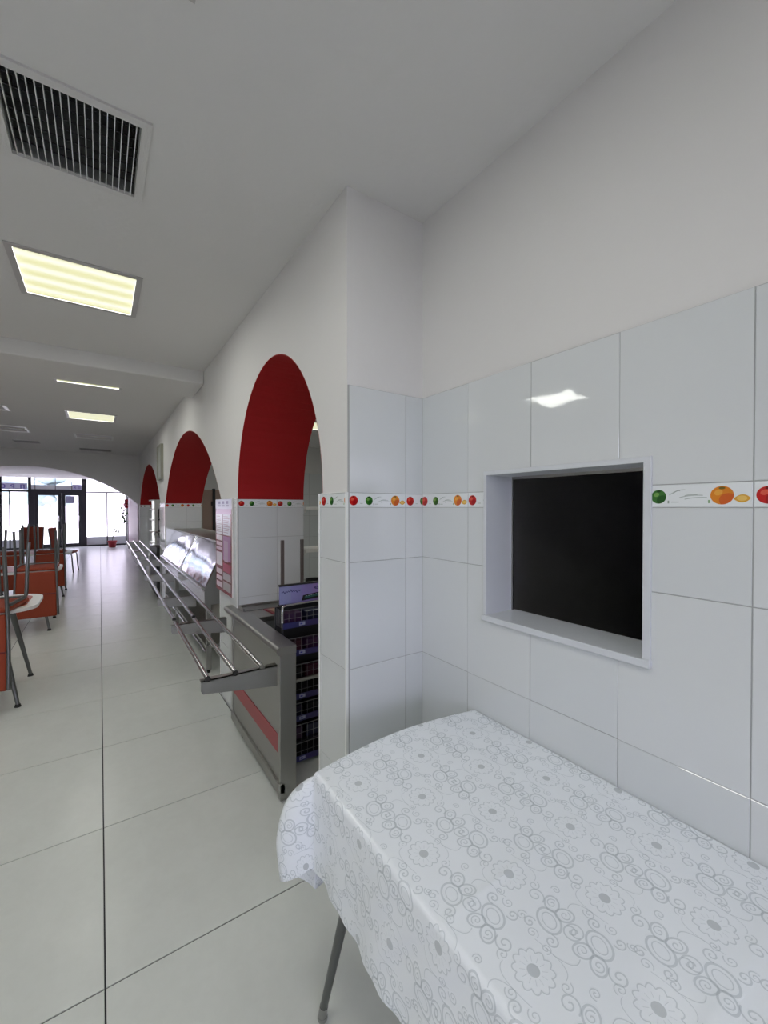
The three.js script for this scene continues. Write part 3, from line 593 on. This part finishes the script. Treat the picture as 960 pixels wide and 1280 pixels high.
// tray rails: three tubes on plate brackets
function railSet(za, zb, xa, xb, y, label, brackets, reach = 0.345) {
  const t = thing('tray_rail', label, 'tray rail');
  for (const [k, dx] of [[0, 0], [1, 0.127], [2, 0.257]]) {
    mesh('rail_tube', rod(V(xa + dx, y, za), V(xb + dx, y, zb), 0.0125, 0.0125, 16), M.railChrome ?? (M.railChrome = std({ color: lin(0.66, 0.66, 0.66), metalness: 1, roughness: 0.16 })), t);
    mesh('end_cap', rod(V(xa + dx, y, za + 0.004), V(xa + dx, y, za - 0.006), 0.0128, 0.0128, 12), k < 2 ? M.rubber : M.steel, t);
  }
  for (const z of brackets) {
    const f = (z - za) / (zb - za), x = xa + (xb - xa) * f, s = shapeOf([[x - 0.028, y - 0.008], [x - 0.028, y - 0.055], [x - 0.02, y - 0.07], [x + reach - 0.015, y - 0.115], [x + reach, y - 0.115], [x + reach, y - 0.008]]);
    mesh('bracket', [wallZ(s, z - 0.003, 0.006), box(x - 0.028, y - 0.014, z - 0.035, x + reach, y - 0.008, z + 0.003)], M.steel, t);
  }
}
railSet(-2.06, -3.23, 0.411, 0.428, 0.725, 'tray rail of three chrome tubes in front of the red striped counter', [-2.07, -3.17], 0.338);
railSet(-3.25, -7.35, 0.428, 0.470, 0.735, 'long tray rail of three chrome tubes before the slanted display', [-4.1, -5.6, -7.2], 0.285);
railSet(-7.37, -11.2, 0.470, 0.505, 0.745, 'far tray rail of chrome tubes before the black machine', [-8.6, -10.0, -11.1], 0.235);

{ // food display with slanted polished fronts in the second arch
  const Z0 = -3.92, Z1 = -6.98, t = thing('food_display', 'steel food display with two slanted mirror-like panels in the second arch', 'display', [0.76, 0, Z0]);
  const L = Z0 - Z1;
  const slant = (a, b, name, mat) => { const g = new THREE.BufferGeometry(), n = 40, p = [], u = [], ix = [];
    const A = [0.0, 0.80], B = [0.19, 1.19];
    for (let i = 0; i <= n; i++) for (let j = 0; j <= 8; j++) { const s = i / n, v = j / 8, z = -(a + (b - a) * s), bulge = 0.012 * Math.sin(v * Math.PI); p.push(A[0] + (B[0] - A[0]) * v - bulge, A[1] + (B[1] - A[1]) * v + bulge * 0.5, z); u.push(-z * 0.9, v * 0.43); }
    for (let i = 0; i < n; i++) for (let j = 0; j < 8; j++) { const q = i * 9 + j; ix.push(q, q + 9, q + 1, q + 1, q + 9, q + 10); }
    g.setAttribute('position', new THREE.Float32BufferAttribute(p, 3)); g.setAttribute('uv', new THREE.Float32BufferAttribute(u, 2)); g.setIndex(ix); g.computeVertexNormals(); return mesh(name, g, mat, t); };
  M.mirror.side = THREE.DoubleSide;
  slant(0.012, 1.36, 'slanted_panel', M.mirror); slant(1.40, L - 0.01, 'slanted_panel', M.mirror);
  mesh('panel_joint', rod(V(-0.005, 0.80, -1.38), V(0.185, 1.195, -1.38), 0.012), M.chrome, t);
  mesh('top_shelf', rbox(0.17, 1.185, 0.0, 0.55, 1.205, -L, 0.006), M.steel, t);
  const endS = shapeOf([[0.0, 0.66], [0.0, 0.80], [0.19, 1.19], [0.55, 1.19], [0.55, 0.66]]);
  mesh('end_panel', wallZ(endS, -0.004, 0.008), M.steel, t); mesh('end_panel', wallZ(endS, -L - 0.004, 0.008), M.steel, t);
  mesh('well', rbox(0.0, 0.66, -0.004, 0.55, 0.80, -L + 0.004, 0.006), M.railChrome, t);
  mesh('trim_rail', rod(V(-0.012, 0.805, 0), V(-0.012, 0.805, -L), 0.014, 0.014, 12), M.chrome, t);
  for (const z of [-0.15, -2.05, -2.98]) for (const x of [0.06, 0.5]) { const l = mesh('leg', rbox(x - 0.022, 0.03, z - 0.022, x + 0.022, 0.66, z + 0.022, 0.003), M.steel, t); mesh('leg_foot', rod(V(x, 0, z), V(x, 0.03, z), 0.014, 0.02), M.rubber, l); }
  mesh('lower_shelf', rbox(0.03, 0.24, -0.1, 0.53, 0.265, -L + 0.05, 0.003), M.steel, t);
  mesh('stretcher', [rod(V(0.06, 0.16, -0.15), V(0.06, 0.16, -L + 0.08), 0.012), rod(V(0.06, 0.45, -0.15), V(0.5, 0.45, -0.15), 0.012)], M.railChrome, t);
}
// small menu frame parts: board on the pier between first and second arch
const menuMap = canvasTex(256, 384, (c, w, h) => {
  c.fillStyle = '#8e2d3c'; c.fillRect(0, 0, w, h);
  c.fillStyle = '#d9d2ea'; c.fillRect(0, 0, w, 40); c.fillStyle = '#8c7aa6'; for (let i = 0; i < 3; i++) { c.fillRect(48 + i * 62, 8, 36, 12); c.fillRect(44 + i * 62, 24, 46, 6); }
  c.fillStyle = '#cfa9cf'; c.fillRect(8, 40, w - 16, 22);
  const pane = (x, y, ww, hh, k) => { c.fillStyle = k; c.fillRect(x, y, ww, hh); };
  pane(10, 62, 100, 84, '#e9eaf2'); pane(122, 62, 118, 84, '#e4e4f4');
  pane(10, 150, 100, 22, '#eee6f0'); pane(10, 178, 100, 16, '#e8d4e4'); pane(10, 200, 100, 12, '#dfc4da'); pane(10, 222, 100, 56, '#efe6f2');
  pane(122, 150, 118, 100, '#b98fb8'); pane(140, 170, 60, 84, '#c6aac6'); pane(122, 262, 118, 34, '#b0546c');
  pane(10, 292, 100, 22, '#e6d6e2'); pane(10, 322, 100, 18, '#e6d6e2'); pane(10, 348, 100, 22, '#e0d0dc'); pane(122, 300, 118, 30, '#b8b4ba'); pane(122, 336, 118, 36, '#b4b0b4');
  c.fillStyle = 'rgba(120,70,90,0.5)'; for (let i = 0; i < 9; i++) c.fillRect(16, 70 + i * 8, 60 + (i * 37) % 30, 2.5); for (let i = 0; i < 9; i++) c.fillRect(130, 70 + i * 8, 70 + (i * 23) % 30, 2.5);
});
{ const t = thing('menu_board', 'red and white menu board on the pier between the first two arches', 'menu board', [XA - 0.0165, 1.228, -3.36]);
  mesh('board', rbox(-0.006, -0.362, -0.252, 0.006, 0.366, 0.252, 0.002), M.whiteLam, t);
  mesh('print', new THREE.PlaneGeometry(0.50, 0.724).rotateY(-Math.PI / 2).translate(-0.0068, 0.002, 0), phy({ map: menuMap, roughness: 0.18 }), t); }
{ const t = thing('wall_picture', 'tall framed grey picture on the wall between second and third arch', 'picture', [XA - 0.02, 2.24, -7.46], 0);
  mesh('frame', [box(-0.02, -0.27, -0.27, 0.02, -0.24, 0.27), box(-0.02, 0.24, -0.27, 0.02, 0.27, 0.27), box(-0.02, -0.24, -0.27, 0.02, 0.24, -0.23), box(-0.02, -0.24, 0.23, 0.02, 0.24, 0.27)], std({ color: lin(0.32, 0.32, 0.26), roughness: 0.4 }), t);
  mesh('sheet', box(-0.008, -0.24, -0.23, 0.004, 0.24, 0.23), std({ color: lin(0.42, 0.44, 0.40), roughness: 0.3, bumpMap: bumpPaint, bumpScale: 0.002 }), t); }

// third arch: white lit shelf rack, dark shelf unit, black machine
{ const t = thing('drinks_rack', 'tall white lit rack with shelves in the third arch', 'rack', [0.95, 0, -10.9]);
  mesh('back', rbox(0.30, 0.4, -0.3, 0.33, 1.70, 0.3, 0.003), M.whiteLam, t);
  for (const y of [0.45, 0.72, 0.98, 1.24, 1.48, 1.69]) mesh('shelf', rbox(0.0, y - 0.012, -0.3, 0.31, y + 0.012, 0.3, 0.003), M.whiteLam, t);
  mesh('side', rbox(0.06, 0.0, -0.31, 0.33, 1.70, -0.295, 0.003), M.whiteLam, t); mesh('side', rbox(0.06, 0.0, 0.295, 0.33, 1.70, 0.31, 0.003), M.whiteLam, t);
  mesh('base', rbox(-0.06, 0, -0.3, 0.31, 0.44, 0.3, 0.005), M.whiteLam, t);
  mesh('light_panel', box(0.294, 0.46, -0.28, 0.299, 1.66, 0.28), std({ color: lin(0.8, 0.8, 0.85), emissive: lin(0.95, 0.95, 1.05), emissiveIntensity: 1.2 }), t);
  const l = new THREE.RectAreaLight(lin(0.92, 0.94, 1), 4, 0.56, 1.2); l.position.set(0.29, 1.06, 0); l.rotation.y = Math.PI / 2; l.name = 'cooler_light'; t.add(l); }
{ const t = thing('dark_shelf', 'dark shelf unit with grey boxes behind the black machine', 'shelf', [1.02, 0, -9.75]);
  mesh('carcass', [rbox(0, 0, -0.3, 0.4, 1.5, -0.28, 0.002), rbox(0, 0, 0.28, 0.4, 1.5, 0.3, 0.002), rbox(0.38, 0, -0.3, 0.4, 1.5, 0.3, 0.002)], M.dark, t);
  for (const y of [0.02, 0.4, 0.75, 1.05, 1.3, 1.49]) mesh('shelf', box(0, y - 0.012, -0.28, 0.38, y + 0.012, 0.28), M.dark, t); 
  for (const [y, z] of [[1.06, -0.05], [0.76, 0.02], [1.31, 0.05]]) { const b = mesh('carton', rbox(-0.2, 0, -0.17, 0.1, 0.19, 0.17, 0.004), M.cart ?? (M.cart = std({ color: lin(0.35, 0.32, 0.33), roughness: 0.6 }))); b.position.set(1.23, y + 0.002, -9.75 + z); tag(b, `grey carton on the dark shelf unit at ${y > 1.2 ? 'the top level' : y > 1 ? 'the middle level' : 'the lower level'}`, 'box', 'cartons on the dark shelf'); } }
{ const t = thing('drink_machine', 'black counter machine with chrome top beside the slanted display', 'machine', [0.765, 0, -8.25]);
  mesh('cabinet', rbox(0, 0.05, -0.55, 0.4, 0.86, 0.5, 0.01), M.black, t); mesh('machine_body', rbox(0.08, 0.86, -0.25, 0.4, 1.02, 0.25, 0.03), M.black, t);
  mesh('tap', pipe([V(0.1, 1.02, 0), V(0.1, 1.08, 0), V(0.03, 1.09, 0), V(0.02, 1.04, 0)], 0.012), M.chrome, t); mesh('drip_tray', rbox(-0.04, 0.86, -0.2, 0.1, 0.885, 0.2, 0.004), M.chrome, t);
  for (const z of [-0.45, 0.42]) mesh('foot', rod(V(0.06, 0, z), V(0.06, 0.06, z), 0.02), M.rubber, t); }
function leafGeo(l, w) { const g = new THREE.PlaneGeometry(w, l, 2, 4).translate(0, l / 2, 0), p = g.attributes.position; for (let i = 0; i < p.count; i++) { const v = p.getY(i) / l, s = Math.sin(Math.PI * Math.min(1, v * 0.92 + 0.06)); p.setX(i, p.getX(i) * s); p.setZ(i, -0.25 * l * v * v + Math.abs(p.getX(i)) * 0.3); } g.computeVertexNormals(); return g; }
function leaves(n, place, l, w) { const out = []; for (let i = 0; i < n; i++) { const [x, y, z] = place(i), s = rr(0.7, 1.2), g = leafGeo(l * s, w * s); g.rotateX(rr(0.4, 1.6)); g.rotateY(rr(0, 6.28)); out.push(g.translate(x, y, z)); } return out; }
{ const t = thing('potted_plant', 'dark bushy plant with yellow flowers on top of the dark shelf unit', 'plant', [1.18, 1.502, -9.8]);
  mesh('pot', new THREE.LatheGeometry([[0.0, 0], [0.06, 0], [0.085, 0.14], [0.075, 0.14], [0.06, 0.02]].map(([x, y]) => new THREE.Vector2(x, y)), 18), M.dark, t);
  mesh('foliage', leaves(46, () => [rr(-0.13, 0.13), rr(0.1, 0.42), rr(-0.16, 0.16)], 0.12, 0.06), M.leaf, t);
  for (let i = 0; i < 5; i++) mesh('flower', new THREE.DodecahedronGeometry(0.026).translate(rr(-0.16, -0.08), rr(0.25, 0.5), rr(-0.12, 0.12)), M.yellow ?? (M.yellow = std({ color: lin(0.6, 0.4, 0.02), roughness: 0.6 })), t); }

// kitchen shelves seen through the first arch
{ const t = thing('kitchen_shelf', 'white kitchen shelf unit seen through the first arch', 'shelf', [2.2, 0, -5.2]);
  for (const y of [0.40, 0.96, 1.515]) mesh('shelf_board', rbox(0, y - 0.02, -0.2, 1.3, y + 0.02, 0.2, 0.004), M.whiteLam, t);
  for (const [x, z] of [[0.06, -0.18], [1.24, -0.18], [1.24, 0.18]]) mesh('upright', rbox(x - 0.015, 0, z - 0.015, x + 0.015, 1.53, z + 0.015, 0.002), M.steel, t);
  mesh('board_bracket', [box(0.03, 1.46, -0.18, 0.05, 1.50, 0.1), box(0.03, 0.905, -0.18, 0.05, 0.945, 0.1)], M.whiteLam, t); }
{ const t = thing('black_pot', 'black cooking pot on the lower board of the white kitchen shelf', 'pot', [2.42, 0.421, -5.2]);
  mesh('pot_body', new THREE.LatheGeometry([[0, 0], [0.12, 0], [0.13, 0.02], [0.13, 0.13], [0.122, 0.13], [0.12, 0.02]].map(([x, y]) => new THREE.Vector2(x, y)), 24), M.black, t);
  mesh('handle', [rbox(-0.17, 0.09, -0.03, -0.125, 0.105, 0.03, 0.004), rbox(0.125, 0.09, -0.03, 0.17, 0.105, 0.03, 0.004)], M.black, t); }

// ------------------------------------------------------------------ dining tables with chairs put up on them
function makeTable(z, label) {
  const W = 1.1, D = 0.74, t = thing('dining_table', label, 'table', [-0.42 - W / 2, 0, z], 0, 'dining tables along the hall');
  const round = (w, d, r) => { const s = new THREE.Shape(), x = w / 2, y = d / 2; s.moveTo(-x + r, -y); s.lineTo(x - r, -y); s.absarc(x - r, -y + r, r, -Math.PI / 2, 0); s.lineTo(x, y - r); s.absarc(x - r, y - r, r, 0, Math.PI / 2); s.lineTo(-x + r, y); s.absarc(-x + r, y - r, r, Math.PI / 2, Math.PI); s.lineTo(-x, -y + r); s.absarc(-x + r, -y + r, r, Math.PI, Math.PI * 1.5); return s; };
  mesh('table_top', slabY(round(W, D, 0.2), 0.722, 0.025), M.whiteLam, t);
  mesh('top_inlay', slabY(round(W - 0.14, D - 0.14, 0.14), 0.747, 0.002), M.orangeTop, t);
  for (const [sx, sz] of [[1, 1], [1, -1], [-1, 1], [-1, -1]]) {
    const fx = sx * (W / 2 - 0.11), fz = sz * 0.355;
    const l = mesh('leg', rod(V(fx, 0.02, fz), V(fx - sx * 0.13, 0.715, fz - sz * 0.1), 0.013, 0.024, 14), M.tube, t);
    mesh('foot', new THREE.CylinderGeometry(0.016, 0.022, 0.022, 14).translate(fx, 0.011, fz), M.rubber, l);
  }
  return t;
}
makeTable(-4.55, 'round cornered dining table nearest the ceiling beam, chairs put up on it');
makeTable(-6.94, 'middle dining table of the row with upturned chairs on it');
makeTable(-9.31, 'far dining table of the row, before the wide arch');
const chairProto = (() => {
  const t = thing('dining_chair', '', 'chair');
  for (const s of [-1, 1]) {
    mesh('back_tube', pipe([V(s * 0.195, 0, -0.255), V(s * 0.19, 0.25, -0.215), V(s * 0.19, 0.46, -0.195), V(s * 0.20, 0.75, -0.21), V(s * 0.21, 1.04, -0.245)], 0.0135, 24, 8), M.tube, t);
    mesh('leg', pipe([V(s * 0.195, 0, 0.225), V(s * 0.19, 0.2, 0.205), V(s * 0.187, 0.40, 0.19), V(s * 0.185, 0.438, 0.16), V(s * 0.185, 0.44, 0.0), V(s * 0.188, 0.44, -0.19)], 0.0135, 30, 8, 0.5), M.tube, t);
  }
  mesh('crossbar', rod(V(-0.185, 0.43, 0.13), V(0.185, 0.43, 0.13), 0.009), M.tube, t);
  mesh('seat', rbox(-0.20, 0.45, -0.19, 0.20, 0.49, 0.215, 0.018, 3), M.orange, t);
  const bg = new RoundedBoxGeometry(0.385, 0.55, 0.035, 4, 0.014), p = bg.attributes.position;
  for (let i = 0; i < p.count; i++) { const y = p.getY(i), x = p.getX(i); p.setX(i, x * (1 + 0.16 * y)); p.setZ(i, p.getZ(i) - 0.06 * (y + 0.2) - 0.3 * x * x * -0.6); }
  bg.computeVertexNormals(); mesh('backrest', bg.translate(0, 0.775, -0.205), M.orange, t);
  mesh('back_seam', rbox(-0.188, 0.765, -0.236, 0.188, 0.777, -0.186, 0.005), M.maroon, t);
  return t;
})();
let usedProto = false;
function chair(x, z, turn, up, label, group) {
  const c = usedProto ? copy(chairProto, [0, 0, 0], 0) : chairProto; usedProto = true;
  c.userData = { label, category: 'chair' }; if (group) c.userData.group = group;
  c.rotation.order = 'YXZ';
  if (up) { c.position.set(x, 0.749 + 0.49 + 0.002, z); c.rotation.set(Math.PI, turn, 0); } else { c.position.set(x, 0, z); c.rotation.set(0, turn, 0); }
}
chair(-0.72, -4.30, -0.18, true, 'orange chair upside down on the table nearest the beam, at its aisle end', 'upturned chairs');
chair(-0.645, -6.74, 0, true, 'orange chair upside down on the middle table, at its aisle end', 'upturned chairs');
chair(-1.17, -6.74, 0, true, 'orange chair upside down on the middle table, away from the aisle', 'upturned chairs');
chair(-0.70, -9.11, 0, true, 'orange chair upside down on the far table, at its aisle end', 'upturned chairs');
chair(-1.22, -9.11, -0.04, true, 'orange chair upside down on the far table, away from the aisle', 'upturned chairs');
chair(-1.34, -12.95, 0.1, false, 'upright red-backed chair facing the hall, beneath the wide arch');
chair(-0.70, -12.35, 1.35, false, 'upright red-backed chair turned to the aisle, beneath the wide arch');

// ------------------------------------------------------------------ glazed entrance front
{
  const w = struct('window_3', 'dark framed glass shop front with light panes at the end of the hall', 'shop front');
  const post = (x0, x1, y0, y1, d = 0.08) => mesh('mullion', box(x0, y0, ZF - d / 2, x1, y1, ZF + d / 2), M.alu, w);
  post(-3.4, -3.3, 0, 2.63); post(-2.98, -2.90, 0, 2.63); post(-2.71, -2.67, 0, 2.10, 0.05); post(-2.18, -2.09, 0, 2.63); post(-2.09, -2.0, 0, 2.08); post(-0.58, -0.43, 0, 2.63); post(0.215, 0.255, 0, 2.10, 0.05); post(0.865, 0.90, 0, 2.63);
  mesh('transom', box(-3.4, 2.09, ZF - 0.04, -2.1, 2.16, ZF + 0.04), M.alu, w); mesh('transom', box(-2.1, 2.07, ZF - 0.05, -0.5, 2.20, ZF + 0.05), M.alu, w); mesh('transom', box(-0.43, 2.10, ZF - 0.03, 0.95, 2.145, ZF + 0.03), M.alu, w);
  mesh('sill', box(-3.4, 0, ZF - 0.04, -2.1, 0.05, ZF + 0.04), M.alu, w); mesh('sill', box(-0.43, 0, ZF - 0.04, 0.95, 0.05, ZF + 0.04), M.alu, w);
  mesh('sill_rail', box(-0.43, 0.335, ZF - 0.02, 0.95, 0.36, ZF + 0.02), M.frameGrey, w);
  mesh('kick_panel', box(-3.4, 0.05, ZF - 0.012, -2.2, 0.34, ZF + 0.012), M.frameGrey, w); mesh('kick_panel', box(-0.43, 0.05, ZF - 0.012, 0.215, 0.335, ZF + 0.012), M.frameGrey, w); mesh('kick_panel', box(0.255, 0.05, ZF - 0.012, 0.87, 0.335, ZF + 0.012), M.frameGrey, w);
  const panes = [[-3.3, -2.98, 0.34, 2.09], [-2.90, -2.71, 0.34, 2.09], [-2.67, -2.18, 0.34, 2.09], [-0.43, 0.215, 0.36, 2.10], [0.255, 0.865, 0.36, 2.10], [-3.3, -2.18, 2.16, 2.63], [-2.09, -0.58, 2.20, 2.63], [-0.43, 0.865, 2.145, 2.63]];
  for (const [a, b, c, d] of panes) mesh('pane', box(a, c, ZF - 0.003, b, d, ZF + 0.003), M.glass, w);
  mesh('top_bar', box(-2.09, 2.20, ZF + 0.006, -0.58, 2.36, ZF + 0.012), M.frameGrey, w);
  for (const x of [-1.99, -1.4, -0.9]) post(x, x + 0.02, 2.20, 2.63, 0.04);
  mesh('lintel', box(XL, 2.63, ZF - 0.1, XK, CEIL + 0.1, ZF + 0.1), M.ceiling, w); mesh('side_wall', box(0.9, 0, ZF - 0.1, XK, 2.63, ZF + 0.05), M.paint, w);
  const signTex = (text, n) => canvasTex(160 * n, 150, (c, W, H) => { c.fillStyle = '#c9c9e4'; c.fillRect(0, 0, W, H); c.fillStyle = '#6d64b4'; c.font = 'bold 140px sans-serif'; c.textBaseline = 'middle'; c.textAlign = 'center'; c.translate(W, 0); c.scale(-1, 1); [...text].forEach((q, k) => c.fillText(q, 80 + 160 * k, H / 2 + 8)); });
  const s1 = mesh('window_sign', box(-0.54, -0.115, -0.002, 0.54, 0.115, 0.002), [0, 1, 2, 3, 4, 5].map((k) => k === 4 ? std({ map: signTex('ПРОД', 4), roughness: 0.4 }) : M.frameGrey)); s1.position.set(-2.74, 2.30, ZF + 0.01);
  tag(s1, 'pale violet lettering band in the shop front glass beside the doors, read from outside', 'sign');
  const s2 = mesh('window_sign', box(-0.14, -0.10, -0.002, 0.14, 0.10, 0.002), [0, 1, 2, 3, 4, 5].map((k) => k === 4 ? std({ map: signTex('ПР', 2), roughness: 0.4 }) : M.frameGrey)); s2.position.set(-0.73, 2.31, ZF + 0.02);
  tag(s2, 'small violet lettering band above the glass door with the notice', 'sign');
}
function doorLeaf(x0, x1, n, label, handleX) {
  const d = struct('door_' + n, label, 'door'), s = 0.11;
  mesh('stile', rbox(x0, 0, ZF - 0.03, x0 + s, 2.072, ZF + 0.03, 0.004), M.alu, d); mesh('stile', rbox(x1 - s, 0, ZF - 0.03, x1, 2.072, ZF + 0.03, 0.004), M.alu, d);
  mesh('rail', rbox(x0 + s, 0, ZF - 0.03, x1 - s, 0.14, ZF + 0.03, 0.004), M.alu, d); mesh('rail', rbox(x0 + s, 1.98, ZF - 0.03, x1 - s, 2.072, ZF + 0.03, 0.004), M.alu, d);
  mesh('pane', box(x0 + s, 0.14, ZF - 0.003, x1 - s, 1.98, ZF + 0.003), M.glass, d);
  mesh('handle', pipe([V(handleX, 1.0, ZF + 0.03), V(handleX, 1.02, ZF + 0.09), V(handleX, 1.18, ZF + 0.09), V(handleX, 1.2, ZF + 0.03)], 0.012), M.chrome, d);
}
doorLeaf(-2.0, -1.204, 1, 'dark framed glass door leaf with a curved handle', -1.28);
doorLeaf(-1.20, -0.58, 3, 'dark framed glass door leaf with a small notice', -0.66);
{ const n = mesh('door_notice', rbox(-0.13, -0.14, -0.002, 0.13, 0.14, 0.002, 0.001), std({ color: lin(0.42, 0.42, 0.62), roughness: 0.5 })); n.position.set(-0.95, 1.82, ZF + 0.006); tag(n, 'small violet notice stuck on the glass entrance door', 'notice'); }

// plant by the entrance
{ const t = thing('potted_plant', 'tall thin climbing plant in a red pot by the shop front', 'plant', [0.38, 0, -19.0]);
  mesh('pot', new THREE.LatheGeometry([[0, 0], [0.11, 0], [0.145, 0.20], [0.16, 0.21], [0.16, 0.25], [0.14, 0.25], [0.12, 0.2]].map(([x, y]) => new THREE.Vector2(x, y)), 22), M.pot, t);
  mesh('soil', new THREE.CylinderGeometry(0.125, 0.12, 0.02, 18).translate(0, 0.2, 0), M.soil, t);
  const stem = [V(0, 0.2, 0), V(0.05, 0.45, 0), V(0.22, 0.6, 0), V(0.36, 0.78, 0.05), V(0.38, 1.1, 0.05), V(0.36, 1.5, 0.05)];
  mesh('stem', pipe(stem, 0.008, 30, 6), M.leaf, t);
  mesh('stem', pipe([V(0, 0.2, 0), V(0.03, 0.5, 0.02), V(0.12, 0.62, 0.04), V(0.3, 0.62, 0.05)], 0.006, 20, 6), M.leaf, t);
  const cv = new THREE.CatmullRomCurve3(stem);
  mesh('foliage', [...leaves(26, () => { const q = cv.getPoint(rr(0.65, 1)); return [q.x + rr(-0.07, 0.07), q.y, q.z + rr(-0.05, 0.05)]; }, 0.14, 0.08), ...leaves(12, () => [rr(0.02, 0.3), rr(0.54, 0.64), rr(-0.04, 0.06)], 0.12, 0.06)], M.leaf, t); }
{ const t = thing('flower_garland', 'small red flowers hung on the pink lobby panel', 'garland', [0.80, 1.66, -18.2]);
  for (let i = 0; i < 9; i++) mesh('blossom', new THREE.IcosahedronGeometry(rr(0.05, 0.08), 1).translate(rr(-0.02, 0.01), rr(-0.12, 0.12), rr(-0.45, 0.45)), M.pot, t); }

// ------------------------------------------------------------------ street outside
{
  const g = mesh('street', box(-60, -0.35, ZF - 0.12, 60, -0.02, -80), std({ color: lin(0.5, 0.49, 0.48), roughness: 0.9, bumpMap: bumpPaint, bumpScale: 0.004 }));
  g.userData = { kind: 'structure', label: 'pale sunlit pavement outside the shop front', category: 'ground' };
  const yd = mesh('added_yard', box(-60, -0.35, ZB + 0.2, 60, -0.02, 60), std({ color: lin(0.09, 0.09, 0.095), roughness: 0.95, bumpMap: bumpPaint, bumpScale: 0.004 })); yd.userData = { kind: 'structure', label: 'unseen dark asphalt ground added to cut bounce light on the ceiling', category: 'ground' };  // unseen dark ground, added so less light bounces up to the ceiling
  const b = thing('street_building', 'pale long building across the street behind the glass doors', 'building', [-4, 0, -46]);
  mesh('wall', box(-24, -0.02, -3, 26, 10, 3), std({ color: lin(0.62, 0.58, 0.62), roughness: 0.9 }), b); mesh('roof', box(-24.4, 10, -3.4, 26.4, 10.3, 3.4), M.frameGrey, b);
  for (let i = 0; i < 9; i++) { const f = mesh('window', box(-12.5 + i * 3.1, 3.8, 3, -11 + i * 3.1, 5.6, 3.08), M.whiteLam, b); mesh('pane', box(-12.4 + i * 3.1, 3.9, 3.08, -11.1 + i * 3.1, 5.5, 3.1), M.steel, f); }
  for (const [x, z, s, label] of [[-5.6, -34, 1.0, 'bluish green street tree left of the glass doors'], [-3.0, -39, 1.15, 'street tree behind the glass door with the curved handle']]) {
    const t = thing('street_tree', label, 'tree', [x, 0, z]); mesh('trunk', rod(V(0, -0.02, 0), V(0, 2 * s, 0), 0.12, 0.08, 10), M.wood, t);
    const cl = []; for (let i = 0; i < 26; i++) cl.push(new THREE.IcosahedronGeometry(rr(0.35, 0.6) * s, 1).scale(1, 0.8, 1).translate(rr(-0.9, 0.9) * s, (2.5 + rr(-0.8, 1.0)) * s, rr(-0.9, 0.9) * s)); mesh('foliage', cl, std({ color: lin(0.26, 0.33, 0.34), roughness: 0.9 }), t);
  }
}

renderer.render(scene, camera);
